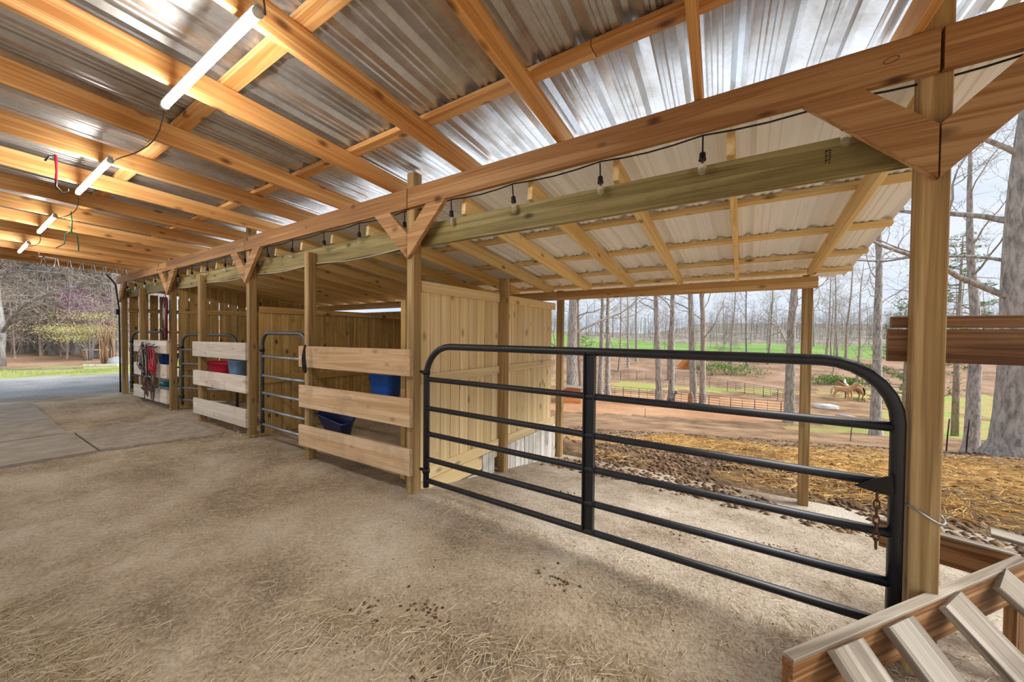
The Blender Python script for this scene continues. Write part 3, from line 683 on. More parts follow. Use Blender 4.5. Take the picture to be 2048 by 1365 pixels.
# bridle hooks under the far rafters
random.seed(5)
hk = empty('hanging_rack', (-9.9, 1.5, 2.6), 'thin metal rack rod under the far rafters carrying wire hooks', 'rack')
tube('rod', [(-9.55, .85, 2.60), (-9.75, 1.35, 2.60), (-9.95, 1.98, 2.60)], .006, 'steel_light', hk, 6)
for f in (.0, .5, 1.0): tube('hanger', [(-9.55 - .4 * f, .85 + 1.13 * f, 2.60), (-9.55 - .4 * f, .85 + 1.13 * f, 2.70)], .004, 'steel_light', hk, 5)
for i in range(8):
    f = (i + .3) / 8; x, y = -9.55 - .4 * f, .85 + 1.13 * f; h_ = U(.10, .16)
    e = empty('bridle_hook', (x, y, 2.59), 'small bent wire tack hook on the far ceiling rack, ' + ORD[i] + ' from the left', 'hook', 'wire tack hooks on the ceiling rack')
    for s in (-1, 1):
        pts = [(x, y, 2.612), (x + .01, y + s * .01, 2.59), (x + .015, y + s * .02, 2.59 - h_ * .6), (x + .02, y + s * .03, 2.59 - h_), (x + .02, y + s * .06, 2.59 - h_ - .015), (x + .02, y + s * .075, 2.59 - h_ + .02)]
        tube('prong', pts, .0055, 'steel_light' if i else 'black_plastic', e, 5)
# bungee and twine
e = empty('bungee_cord', (-4.38, .48, 2.66), 'short red bungee cord with a black hook hanging from a rafter', 'bungee cord')
x, y = -4.36, .47
tube('cord', [(x, y, 2.72), (x, y + .005, 2.60), (x, y, 2.53)], .008, 'red_web', e, 6)
tube('hook', [(x, y, 2.53), (x, y, 2.49), (x, y + .03, 2.45), (x, y + .06, 2.47), (x, y + .055, 2.49)], .007, 'black_plastic', e, 6)
tube('hook', [(x, y, 2.72), (x, y - .03, 2.70), (x, y - .05, 2.66)], .006, 'black_plastic', e, 6)
e = empty('twine_loop', (-6.3, .72, 2.6), 'green baling twine dangling in two tails from a rafter', 'twine'); x, y = -6.28, .78
tube('loop', [(x, y, 2.72), (x, y + .004, 2.6), (x, y, 2.51)], .006, 'green_twine', e, 5)
for s in (-1, 1): tube('tail', [(x, y, 2.51), (x, y + s * .04, 2.47), (x, y + s * .05, 2.36), (x, y + s * .08 - .03, 2.30)], .005, 'green_twine', e, 5)
# cable down the far corner post
e = empty('power_cable', (-11.9, 2.1, 1.0), 'black cable and small box running down the far corner post', 'cable')
tube('cable', [(-11.85, 1.95, 2.66), (-11.92, 2.05, 2.55), (-11.93, 2.11, 2.45), (-11.9, 2.13, 2.2), (-11.89, 2.155, 1.9), (-11.88, 2.16, 1.0), (-11.88, 2.16, .03)], .016, 'black_plastic', e, 6)
beam('box', (-11.885, 2.13, 1.78), (-11.885, 2.13, 1.90), .07, .05, 'black_plastic', e, up=(0, 1, 0))
# white wire sagging under the ledger
pts = [(-2.6 - 6 * f, 2.262, 2.19 - .03 * abs(math.sin(f * math.pi * 4))) for f in [k / 40 for k in range(41)]]
o = tube('white_wire', pts, .004, 'wire_white', None, 5); props(o, 'thin white wire sagging along the bottom of the ledger board', 'wire')
pts = [Vector((-1.75, 2.4, 2.35)), Vector((-1.85, 2.9, 2.26)), Vector((-2.1, 3.45, 2.18)), Vector((-2.3, 3.56, 2.05))]
o = tube('loose_wire', pts, .0035, 'wire_white', None, 5); props(o, 'loose pale wire hanging from a lean-to rafter to the wall post', 'wire')

# ------------------------------------------------------------------ rubber mats
def mat_piece(pts, label):
    c = Vector((sum(p[0] for p in pts) / 4, sum(p[1] for p in pts) / 4, 0)); V = []; n = 10
    for th in (0, 1):
        for j in range(n + 1):
            for i in range(n + 1):
                u, v = i / n, j / n; a = Vector(pts[0] + (0,)).lerp(Vector(pts[1] + (0,)), u); b = Vector(pts[3] + (0,)).lerp(Vector(pts[2] + (0,)), u); p = a.lerp(b, v)
                V.append((p.x - c.x, p.y - c.y, .032 + .003 * n2(p.x, p.y, 3) if th else .0))
    m_ = (n + 1) ** 2; Fc = []
    for j in range(n):
        for i in range(n):
            a = j * (n + 1) + i; Fc += [(a + m_, a + 1 + m_, a + n + 2 + m_, a + n + 1 + m_), (a, a + n + 1, a + n + 2, a + 1)]
    per = [i for i in range(n)] + [j * (n + 1) + n for j in range(n)] + [n * (n + 1) + n - i for i in range(n)] + [(n - j) * (n + 1) for j in range(n)]
    for q in range(len(per)):
        a, b = per[q], per[(q + 1) % len(per)]; Fc.append((a, b, b + m_, a + m_))
    o = obj('rubber_mat', mkmesh('rubber_mat', V, Fc, 'rubber'), None, Matrix.Translation(c)); props(o, label, 'floor mat', 'rubber floor mats')
mat_piece([(-7.7, -.9), (-6.42, -.9), (-6.33, .96), (-7.7, .94)], 'dusty grey rubber mat nearest the camera at the left edge')
mat_piece([(-7.7, .96), (-6.33, .98), (-6.02, 2.05), (-7.7, 2.05)], 'dusty rubber mat in front of the pink feed pan boards')
mat_piece([(-11.6, -.6), (-7.75, -.6), (-7.75, .9), (-11.6, .9)], 'wide dusty rubber mat at the far left by the drive')

# ------------------------------------------------------------------ loose straw, clods (uncountable)
def straw(name, label, mat, n, place, zf, ln=(.03, .12), wd=(.0011, .002), lift=.004):
    V, Fc = [], []
    for _ in range(n):
        x, y = place(); a = U(0, math.pi * 2); l = U(*ln); w = U(*wd); dx, dy = math.cos(a), math.sin(a); ti = U(-.10, .22)
        z = zf(x, y) + lift + U(0, .004); z2 = zf(x + dx * l, y + dy * l) + lift + max(0, ti * l)
        b = len(V); m_ = ((x + dx * l * .5), (y + dy * l * .5), (z + z2) / 2 + w)
        V += [(x - dy * w, y + dx * w, z), (x + dy * w, y - dx * w, z), (x + dx * l, y + dy * l, z2), (m_[0], m_[1], m_[2] + w * 1.2)]
        Fc += [(b, b + 1, b + 3), (b + 1, b + 2, b + 3), (b + 2, b, b + 3)]
    o = obj(name, mkmesh(name, V, Fc, mat)); props(o, label, 'straw', None, 'stuff'); return o
random.seed(21)
def p_floor():
    while True:
        x, y = U(-6.5, 1.6), U(-.25, 2.25)
        k = n2(x, y, 1.1, 31) + .35 * n2(x, y, 3.5, 12)
        if R() < .25 + max(0, k) * 1.6: return x, y
straw('straw_litter', 'fine chopped straw scattered over the aisle floor', 'straw', 20000, p_floor, ground_z, (.02, .085), (.0007, .0014))
def p_ridge():
    if R() < .55:
        x = U(-3.2, -.3); return x, .42 + .18 * (x + 1.2) + random.gauss(0, .07)
    if R() < .5:
        x = random.gauss(-2.1, .45); return x, random.gauss(.25, .12)
    x = U(-2.0, .3); return x, 1.28 + .34 * (x + .9) + random.gauss(0, .08)
straw('straw_ridge', 'swept ridges of loose straw across the foreground floor', 'straw', 5500, p_ridge, ground_z, (.04, .14), (.0009, .0018))
def p_pad():
    x, y = U(-2.3, 2.2), U(1.9, 4.9)
    if R() < .35: x, y = U(.1, 2.0), U(1.0, 2.9)
    return x, y
straw('straw_pad', 'straw bits trodden into the pale dirt behind the gate', 'straw', 5200, p_pad, ground_z, (.02, .09), (.0008, .0016))
def p_far():
    return U(-11, -5), U(1.0, 2.3)
straw('straw_stall', 'pale straw strewn in front of the far stalls', 'straw', 2600, p_far, lambda x, y: ground_z(x, y) + .03, (.03, .12), (.001, .002))
def p_gold():
    while True:
        x, y = U(-2, 9), U(5.4, 11.5)
        k = n2(x, y, .5, 31)
        if R() < .35 + k + (.3 if x > 1 else 0): return x, y
straw('straw_bedding', 'golden straw spread over the paddock slope', 'straw_gold', 16000, p_gold, outer_z, (.08, .3), (.002, .005), .01)
def clods(name, label, n, place, size, mat='clod'):
    V, Fc = [], []
    for _ in range(n):
        x, y = place(); s = U(*size); z = (ground_z if y < 5.2 else outer_z)(x, y); b = len(V)
        P = [(1, 0, 0), (-1, 0, 0), (0, 1, 0), (0, -1, 0), (0, 0, .8), (0, 0, -.6)]
        V += [(x + p[0] * s * U(.6, 1.2), y + p[1] * s * U(.6, 1.2), z + p[2] * s * U(.5, 1)) for p in P]
        Fc += [(b, b + 2, b + 4), (b + 2, b + 1, b + 4), (b + 1, b + 3, b + 4), (b + 3, b, b + 4), (b + 2, b, b + 5), (b + 1, b + 2, b + 5), (b + 3, b + 1, b + 5), (b, b + 3, b + 5)]
    o = obj(name, mkmesh(name, V, Fc, mat, True)); props(o, label, 'dirt', None, 'stuff')
def p_man():
    while True:
        x, y = U(-2.3, 2.4), U(4.3, 7)
        if n2(x, y, .8, 14) > -.1: return x, y
clods('manure_clods', 'dark trodden manure clods along the paddock edge', 2600, p_man, (.015, .06))
def p_trod():
    while True:
        x, y = U(-7, 7), U(6.2, 17)
        if n2(x, y, .5, 4) > -.25: return x, y
clods('paddock_clods', 'trodden brown clods over the sloping paddock', 4200, p_trod, (.015, .06))
def p_spot():
    c = random.choice([(-1.62, 1.18), (-1.35, 1.32), (-1.05, 1.05), (-.4, 3.1), (.25, 3.4), (.45, 3.3), (-1.5, 3.3), (-.9, 1.9)])
    return random.gauss(c[0], .09), random.gauss(c[1], .05)
clods('dirt_clods', 'small dark crumbs of dirt on the floor', 260, p_spot, (.004, .016))
clods('dirt_crumbs', 'scattered pebbly crumbs over the aisle floor', 1500, lambda: (U(-2.3, 1.5), U(-.1, 4.6)), (.002, .008))

# ------------------------------------------------------------------ trees
def rnd_perp(d):
    v = Vector((U(-1, 1), U(-1, 1), U(-1, 1))); v = v - d * v.dot(d); return v.normalized()
def make_tree(seed, H, r0, first, nb=(12, 6, 4, 2), spread=1.0, lean=.03, up=.25, len1=.38, wob=.06, trunk_sides=10, flare=1.35):
    random.seed(seed); TV, TF, BV, BF = [], [], [], []
    def poly(p, d, l, r, nseg, w, lift, tip=.25):
        pts, rr = [p.copy()], [r]; d = d.normalized()
        for i in range(nseg):
            d = (d + rnd_perp(d) * w + Vector((0, 0, lift))).normalized(); p = p + d * (l / nseg); pts.append(p.copy()); rr.append(r * (1 - (1 - tip) * (i + 1) / nseg))
        return pts, rr
    d0 = Vector((U(-lean, lean), U(-lean, lean), 1)); pts, rr = poly(Vector((0, 0, 0)), d0, H, r0, 16, wob * .5, .03, .16)
    pts = [Vector((0, 0, -.3))] + pts; rr = [r0 * flare * 1.2] + rr; rr[1] *= flare; pts.insert(2, pts[1].lerp(pts[2], .35)); rr.insert(2, r0 * 1.04)
    tube_into(TV, TF, pts, rr, trunk_sides, True)
    def grow(base_pts, base_r, lvl, ln, f0):
        n = nb[lvl]
        for k in range(n):
            f = f0 + (1 - f0) * (k + R()) / n; i = min(int(f * (len(base_pts) - 1)), len(base_pts) - 2); fr = f * (len(base_pts) - 1) - i
            p = base_pts[i].lerp(base_pts[i + 1], fr); r = base_r[i] * (1 - fr) + base_r[i + 1] * fr; d = (base_pts[i + 1] - base_pts[i]).normalized()
            dd = (d * U(.25, .8) + rnd_perp(d) * spread).normalized()
            if lvl == 0: dd = (dd + Vector((0, 0, up))).normalized()
            l = ln * U(.6, 1.15) * (1.15 - .55 * f if lvl == 0 else 1); rb = r * U(.16, .34) if lvl == 0 else r * U(.45, .7)
            q, qr = poly(p, dd, l, max(rb, .008), (7, 5, 4, 3)[lvl], (.22, .26, .3, .3)[lvl], (.06, .05, .03, .02)[lvl])
            tube_into(BV, BF, q, qr, (6, 4, 3, 3)[lvl], False)
            if lvl + 1 < len(nb): grow(q, qr, lvl + 1, l * .5, .25)
    grow(pts, rr, 0, H * len1, first)
    return TV, TF, BV, BF
def leaf_cloud(seed, centers, n, size, mat, squash=.7):
    random.seed(seed); V, Fc = [], []
    for _ in range(n):
        c, r = random.choice(centers); v = Vector((random.gauss(0, 1), random.gauss(0, 1), random.gauss(0, squash))) * r * .5; p = Vector(c) + v
        a = Vector((U(-1, 1), U(-1, 1), U(-1, 1))).normalized(); b = rnd_perp(a); s = size * U(.5, 1.2); i = len(V)
        V += [p - a * s, p + b * s * .45, p + a * s, p - b * s * .45]; Fc.append((i, i + 1, i + 2, i + 3))
    return V, Fc
VAR = {}
def tree_variant(key, bark_mat, **kw):
    TV, TF, BV, BF = make_tree(**kw); VAR[key] = (mkmesh('trunk', TV, TF, bark_mat, True), mkmesh('branches', BV, BF, bark_mat, True))
tree_variant('oak', 'bark_grey', seed=3, H=19, r0=.33, first=.32, nb=(13, 6, 5, 3), len1=.34)
tree_variant('tall', 'bark_grey', seed=5, H=22, r0=.29, first=.42, nb=(13, 6, 4, 3), len1=.28)
tree_variant('slim', 'bark_brown', seed=8, H=18, r0=.19, first=.28, nb=(14, 6, 4, 3), len1=.26)
tree_variant('wood', 'bark_dark', seed=11, H=17, r0=.11, first=.2, nb=(16, 6, 5, 3), len1=.25)
tree_variant('wood2', 'bark_brown', seed=13, H=15, r0=.085, first=.12, nb=(18, 6, 5, 3), len1=.26)
tree_variant('scrub', 'bark_brown', seed=17, H=5, r0=.045, first=.05, nb=(14, 6, 5, 2), len1=.5, up=.5)
tree_variant('giant', 'bark_grey', seed=23, H=20, r0=.42, first=.22, nb=(12, 6, 5, 3), len1=.34, trunk_sides=20, flare=1.5)
random.seed(99)
def place_tree(key, p, label, group=None, scale=1.0, name='bare_tree', rot=None, tilt=(0, 0)):
    e = empty(name, p, label, 'tree', group); rot = U(0, 6.28) if rot is None else rot
    mw = Matrix.Translation(p) @ Matrix.Rotation(tilt[0], 4, CF.cross(Vector((0, 0, 1))).cross(Vector((0, 0, 1)))) @ Matrix.Rotation(rot, 4, 'Z') @ Matrix.Scale(scale, 4)
    tk = obj('trunk', VAR[key][0], e, mw); obj('branches', VAR[key][1], tk, mw); return e
near = [(1146, 40, 'giant', 1.5, 'thick grey tree trunk behind the far end of the pine wall'),
        (1164, 42, 'slim', 1.3, 'thin dark tree close behind the thick trunk at the pine wall'),
        (1202, 43, 'tall', 1.1, 'left of two slim trunks right of the thick pine wall tree'),
        (1217, 44, 'tall', 1.15, 'right of two slim trunks right of the thick pine wall tree'),
        (1238, 62, 'slim', 1.0, 'distant thin trunk at the left end of the riding ring'),
        (1257, 66, 'tall', .8, 'distant forked tree on the bank behind the ring'),
        (1321, 38, 'tall', 1.2, 'left of the paired trunks beside the dark goat'),
        (1344, 39.5, 'tall', 1.2, 'right of the paired trunks beside the dark goat'),
        (1389, 37, 'tall', 1.2, 'trunk with bare orange wood at its foot by the ring fence'),
        (1408, 36, 'slim', 1.6, 'slim pale trunk just right of the orange scarred one'),
        (1461, 66, 'slim', 1.0, 'thin tree on the bank above the green bushes'),
        (1494, 64, 'wood', 1.6, 'bushy thin tree above the long green bush'),
        (1536, 68, 'slim', 1.2, 'thin tree between green bushes and lean-to post'),
        (1583, 28, 'oak', 1.12, 'big pale trunk just left of the outer lean-to post'),
        (1652, 66, 'tall', .8, 'distant tree right of the lean-to post, leftmost of three'),
        (1676, 68, 'tall', .85, 'distant leaning tree, middle of three behind the ponies'),
        (1692, 66, 'slim', 1.2, 'distant tree, rightmost of three behind the ponies'),
        (1714, 46, 'slim', .9, 'crooked thin tree behind the ponies'),
        (1757, 22.5, 'tall', .95, 'pale trunk seen through the curved gate corner'),
        (1948, 13, 'oak', .62, 'medium grey trunk below the brown fence boards'),
        (2026, 9.6, 'giant', .86, 'massive grey trunk at the right edge of the picture')]
for px, dep, k, sc, lb in near: place_tree(k, gd(px, dep), lb, 'paddock trees', sc)
random.seed(31)
for i in range(46):
    px = U(1090, 2300); dep = U(70, 125)
    if 1100 < px < 1300 and dep < 60: continue
    place_tree(random.choice(['slim', 'wood', 'wood2', 'scrub', 'tall']), gd(px, dep if i % 3 else U(54, 80)), 'bare tree among many on the bank and field edge', 'bare trees on the far bank', U(.7, 1.1))
for i in range(100):
    px = 1090 + 980 * (i + R()) / 100; place_tree(random.choice(['wood', 'wood2', 'wood2', 'slim']), gd(px, U(128, 190)), 'bare tree in the hazy wood beyond the green field', 'trees beyond the green field', U(.6, .95), 'far_tree')
# wood behind the drive
random.seed(41)
for i in range(120):
    px = -70 + 350 * (i + R()) / 120; dep = random.choice([U(19, 26), U(24, 34), U(34, 52)])
    kk = random.choice(['wood', 'wood2', 'wood', 'wood2', 'wood2', 'slim']); place_tree(kk, gd(px, dep), {'wood': 'straight grey bare tree', 'wood2': 'thin brown twiggy bare tree', 'slim': 'taller thick-stemmed bare tree'}[kk] + ' in the dense wood behind the gravel drive', 'bare trees in the wood behind the drive', U(.8, 1.15), 'woodland_tree')
for i in range(45):
    px = -40 + 300 * R(); place_tree('scrub', gd(px, U(16.5, 30)), 'low bare scrub at the edge of the wood behind the drive', 'scrub at the wood edge', U(.6, 1.2), 'bare_shrub')
def brush(name, label, n, place, hgt, mat, twigs=9):
    V, Fc = [], []
    def sliver(p, q, w):
        d = (q - p).normalized(); a = rnd_perp(d) * w; b = d.cross(a.normalized()) * w; i = len(V); V.extend([p + a, p - a * .5 + b * .87, p - a * .5 - b * .87, q]); Fc.extend([(i, i + 1, i + 3), (i + 1, i + 2, i + 3), (i + 2, i, i + 3)])
    for _ in range(n):
        p = place(); h = U(*hgt); top = p + Vector((U(-.06, .06) * h, U(-.06, .06) * h, h)); sliver(p - Vector((0, 0, .1)), top, h * .011)
        for k in range(twigs):
            f = U(.2, .95); b = p.lerp(top, f); d = Vector((U(-1, 1), U(-1, 1), U(.1, 1.1))).normalized() * h * U(.12, .3); sliver(b, b + d, h * .004)
            for q in range(2): c = b + d * U(.3, .9); sliver(c, c + Vector((U(-1, 1), U(-1, 1), U(0, 1))).normalized() * h * .12, h * .0025)
    o = obj(name, mkmesh(name, V, Fc, mat)); props(o, label, 'brush', None, 'stuff')
random.seed(52)
brush('distant_wood', 'hazy grey mass of bare woodland on the hill beyond the field', 900, lambda: gd(U(1080, 2080), U(150, 270)), (6, 13), 'bark_dark')
brush('understory_brush', 'thicket of bare saplings filling the wood behind the drive', 420, lambda: gd(U(-40, 250), U(21, 48)), (3, 9), 'bark_dark', 12)
# big drive-side tree reaching right
e = empty('spreading_tree', (0, 0, 0), 'dark tree at the left edge with a long limb over the drive', 'tree')
b = gd(2, 14.2)
def rel(px, py, dep):
    d = CF + CR * ((px - 1024) / F_PX) + CU * ((682.5 - py) / F_PX); return Vector((0, 0, EYE)) + d * dep
tube('trunk', [b - Vector((0, 0, .2)), rel(3, 700, 14.2), rel(6, 660, 14.2), rel(-4, 600, 14.3), rel(-10, 520, 14.4), rel(-20, 400, 14.6)], [.13, .10, .09, .085, .08, .06], 'bark_dark', e, 10)
tube('limb', [rel(4, 668, 14.2), rel(20, 640, 14.0), rel(45, 612, 13.7), rel(75, 598, 13.4), rel(110, 582, 13.0), rel(150, 575, 12.6), rel(200, 566, 12.3), rel(236, 572, 12.1)], [.06, .05, .04, .033, .026, .02, .014, .008], 'bark_dark', e, 8)
tube('limb', [rel(0, 550, 14.3), rel(50, 541, 13.9), rel(110, 546, 13.3), rel(170, 552, 12.8), rel(220, 570, 12.4)], [.03, .026, .02, .014, .007], 'bark_dark', e, 7)
tube('limb', [rel(10, 655, 14.2), rel(40, 638, 14.0), rel(70, 633, 13.9)], [.05, .03, .015], 'bark_dark', e, 6)
random.seed(6)
for k in range(46):
    px = U(5, 235); py = 640 - .5 * min(px, 120) + U(-14, 10) + max(0, px - 120) * .02; q = rel(px, py, 14.0 - px * .008); d = Vector((U(-1, 1), U(-1, 1), U(-.4, 1))).normalized() * U(.3, .9)
    if px < 20: continue
    tube('twig', [q, q + d * .5 + Vector((0, 0, .03)), q + d + rnd_perp(d.normalized()) * .12], [.012, .008, .004], 'bark_dark', e, 4)
# flowering redbud and dogwood
def flowering(name, label, p, h, spread, leaf, n, size, stems, seed, bark_m, squash=.6, low=.45):
    random.seed(seed); e = empty(name, p, label, 'tree'); cent = []
    for k in range(stems):
        a = U(0, 6.28); top = Vector((math.cos(a) * spread * U(.2, 1), math.sin(a) * spread * U(.2, 1), h * U(.6, 1)))
        b0 = Vector((math.cos(a) * .16 * U(.3, 1), math.sin(a) * .16 * U(.3, 1), -.1)); pts = [p + b0, p + b0 * 1.6 + Vector((0, 0, h * .3)), p + top * .55 + Vector((0, 0, h * .12)), p + top]
        tube('stem', pts, [.03, .025, .017, .006], bark_m, e, 6)
        for f in (low, .7, .9, 1.0): cent.append((tuple(top * f + Vector((U(-.3, .3), U(-.3, .3), h * .1 * (1 - f)))), spread * .35))
    V, Fc = leaf_cloud(seed, cent, n, size, leaf, squash); o = obj('blossom', mkmesh('blossom', V, Fc, leaf), e, Matrix.Translation(p)); o['kind'] = 'stuff'
flowering('redbud_tree', 'purple flowering redbud tree beyond the drive near the corner post', gd(216, 19), 3.5, 1.7, 'redbud', 5200, .028, 12, 3, 'bark_dark')
flowering('dogwood_tree', 'pale yellow-green leafing tree spreading beside the purple redbud', gd(178, 17.5), 2.3, 2.0, 'dogwood', 8000, .028, 9, 9, 'bark_dark', .22, .6)
flowering('crape_myrtle', 'reddish many-stemmed bare tree by the corner post', gd(214, 15.6), 2.1, .45, 'dogwood', 200, .025, 22, 12, 'bark_red', .5, .8)
flowering('redbud_sapling', 'small distant purple flowering sapling in the wood', gd(45, 26), 3.0, 1.8, 'redbud', 1400, .03, 6, 14, 'bark_dark', .8)
# pines
def pine(label, p, h, r0, seed, n0=.18, width=2.6, cnt=60):
    random.seed(seed); e = empty('pine_tree', p, label, 'tree'); tube('trunk', [p + Vector((0, 0, -.3)), p + Vector((0, 0, h * .4)), p + Vector((.1, 0, h))], [r0, r0 * .7, .03], 'bark_brown', e, 10)
    V, Fc, NV, NF = [], [], [], []
    for k in range(cnt):
        f = n0 + (1 - n0) * (k + R()) / cnt; a = U(0, 6.28); l = width * (1.1 - f) * U(.6, 1.2) + .4; b0 = Vector((0, 0, h * f)); d = Vector((math.cos(a), math.sin(a), U(-.12, .25)))
        pts = [b0, b0 + d * l * .5 + Vector((0, 0, -.05 * l)), b0 + d * l]; tube_into(V, Fc, pts, [.035, .025, .01], 4, False)
        for j in range(int(16 * l)):
            q = b0 + d * l * U(.35, 1.05) + Vector((U(-.25, .25), U(-.25, .25), U(-.12, .16)))
            for _ in range(5):
                dd = (d * .4 + Vector((U(-1, 1), U(-1, 1), U(-.5, 1)))).normalized() * U(.12, .22); w = rnd_perp(dd.normalized()) * .018; i = len(NV)
                NV += [q - w, q + w, q + dd]; NF.append((i, i + 1, i + 2))
    obj('branches', mkmesh('branches', V, Fc, 'bark_brown', True), e, Matrix.Translation(p)); o = obj('needles', mkmesh('needles', NV, NF, 'needles'), e, Matrix.Translation(p)); o['kind'] = 'stuff'
pine('green pine seen between the curved gate corner and the near post', gd(1812, 27), 9.5, .16, 4, .16, 2.9, 64)
pine('green pine just right of the nearest gate post', gd(1915, 24), 13, .2, 7, .35, 3.2, 60)
pine('small evergreen behind the thick trunk by the pine wall', gd(1172, 75), 5.5, .12, 9, .1, 2.6, 36)
# bushes
def bush(label, p, r, h, seed, n=700):
    random.seed(seed); e = empty('green_bush', p, label, 'bush', 'green bushes below the bank')
    for k in range(7):
        a = U(0, 6.28); tube('stem', [p + Vector((0, 0, -.1)), p + Vector((math.cos(a) * r * .4, math.sin(a) * r * .4, h * .5)), p + Vector((math.cos(a) * r * .8, math.sin(a) * r * .8, h * .8))], [.03, .02, .008], 'bark_brown', e, 4)
    cent = [((U(-r, r) * .7, U(-r, r) * .7, h * U(.25, .75)), r * .6) for _ in range(8)]
    V, Fc = leaf_cloud(seed, cent, n, .13, 'bush_leaf', .5); o = obj('leaves', mkmesh('leaves', V, Fc, 'bush_leaf'), e, Matrix.Translation(p)); o['kind'] = 'stuff'
for i, (px, dep, r, h, lb) in enumerate(((1425, 58, 2.5, 2.7, 'tall green bush by the slim pale trunk'), (1455, 58.5, 2.2, 2.0, 'round green bush beside the tall bush'), (1490, 58, 2.5, 1.8, 'long low green bush left of the big pale trunk'), (1395, 60, 1.4, 2.3, 'narrow green bush behind the orange scarred trunk'), (1640, 51, 1.8, 1.8, 'green bush just right of the outer lean-to post'), (1668, 51, 1.7, 1.4, 'low green bush above the white pony'), (1708, 50, 1.1, 1.0, 'small dark bush right of the ponies'))):
    bush(lb, gd(px, dep), r, h, 60 + i)

# ------------------------------------------------------------------ corral fences
def corral(a, b, label, group, h=1.35, mat='steel_pipe', rails=6):
    a, b = Vector(a), Vector(b); e = empty('corral_panel', a, label, 'fence panel', group)
    for q in (a, b): tube('upright', [q + Vector((0, 0, -.05)), q + Vector((0, 0, h))], .03, mat, e, 5)
    for k in range(rails): z = .2 + (h - .22) * k / (rails - 1); tube('rail', [a + Vector((0, 0, z)), b + Vector((0, 0, z))], .02, mat, e, 4)
    m_ = (a + b) / 2; tube('stay', [m_ + Vector((0, 0, .2)), m_ + Vector((0, 0, h - .02))], .015, mat, e, 4)
def fence_line(P, n, label, group, **kw):
    L_ = [gd(*p) for p in P]; tot = []
    for i in range(n + 1):
        f = i / n * (len(L_) - 1); k = min(int(f), len(L_) - 2); q = L_[k].lerp(L_[k + 1], f - k); q.z = hill(q.x, q.y); tot.append(q)
    for i, (a, b) in enumerate(zip(tot, tot[1:])): corral(a, b, label + (', ' + ORD[i] + ' from the left' if n > 1 else ''), group, **kw)
fence_line([(1150, 43), (1240, 41), (1330, 38.5), (1430, 35), (1565, 31)], 11, 'pipe corral panel in the near side of the riding ring', 'near corral panels')
fence_line([(1185, 56), (1260, 55), (1360, 52), (1450, 47), (1545, 42), (1605, 37)], 13, 'pipe corral panel in the far side of the riding ring', 'far corral panels')
fence_line([(1565, 31), (1606, 33)], 1, 'blue-grey corral panel closing the right end of the ring', None)
for i, dz in enumerate((0, .12, .24)):
    a, b = gp(1626, 815), gp(1660, 816); a.z += .1 + dz; b.z += .1 + dz; w = (b - a).normalized().cross(Vector((0, 0, 1))) * .6
    e = empty('spare_panel', a, 'pale metal panel lying stacked by the ring, ' + ('lowest', 'middle', 'topmost')[i], 'fence panel', 'spare panels')
    for k in range(5): q = w * (k / 4 * 2); tube('rail', [a + q, b + q], .035, 'white_plastic', e, 4)
    for q in (a, b): tube('end_bar', [q, q + w * 2], .035, 'white_plastic', e, 4)
for px, dep, lb in ((1706, 19, 'short dark stake left of the pale gate corner trunk'), (1899, 11.4, 'white-topped stake just right of the near post'), (1939, 11.2, 'leaning dark steel stake by the medium grey trunk'), (1292, 29, 'dark stake below the ring fence')):
    q = gd(px, dep); o = tube('fence_stake', [q + Vector((0, 0, -.1)), q + Vector((.02, 0, .55)), q + Vector((.05, 0, 1.05 if dep < 15 else .7))], .017, 'iron', None, 5); props(o, lb, 'stake', 'fence stakes')
# hut
p = gd(1142, 37.5); e = empty('goat_hut', p, 'small orange wooden hut with a sloping roof below the thick trunk', 'hut')
ax = CR.copy(); ax.z = 0; ax.normalize(); ay = CF.copy(); ay.z = 0; ay.normalize(); Z = Vector((0, 0, 1))
H_ = 1.4
def hp(x, y, z): return p + (ax * x + ay * y + Z * z) * H_
for k in range(6): beam('siding_board', hp(-.75, 0, .1 + .18 * k), hp(.75, 0, .1 + .18 * k), .03, .172 * H_, 'hut_wood', e)
for sx_ in (-.75, .75): beam('side_wall', hp(sx_, .05, .55), hp(sx_, 1.1, .55), .04, 1.1 * H_, 'hut_wood', e)
beam('roof', hp(-.95, .5, 1.3), hp(.95, .5, 1.08), 1.5 * H_, .06, 'weathered', e)
beam('prop', hp(.2, -.05, 1.1), hp(.45, -.08, .6), .06, .06, 'hut_wood', e)
p = gd(1371, 64); e = empty('field_shelter', p, 'little brown sloped shelter on the bank between trunks', 'shelter')
beam('roof', p - ax * .95 + Z * .0, p + ax * .5 + Z * 1.6, 1.4, .06, 'hut_wood', e, up=ay)
beam('side_wall', p + ax * .6 + Z * .0, p + ax * .6 + Z * 1.6, 1.2, .06, 'hut_wood', e, up=(ax.x, ax.y, 0))
# orange scar at a trunk foot: stump beside it
o = lathe('tree_stump', [(.34, -.1), (.3, .3), (.26, 1.1), (.2, 1.45), (.05, 1.6)], 'bark_red', None, gd(1384, 35.6), 12); props(o, 'splintered orange stump at the foot of a ring-side trunk', 'stump')
q = gp(1692, 833); o = lathe('flat_stone', [(.35, -.05), (.45, .03), (.3, .1), (0, .12)], 'stone', None, q, 10, 1.6, .8); props(o, 'flat grey stone on the slope below the ponies', 'stone')

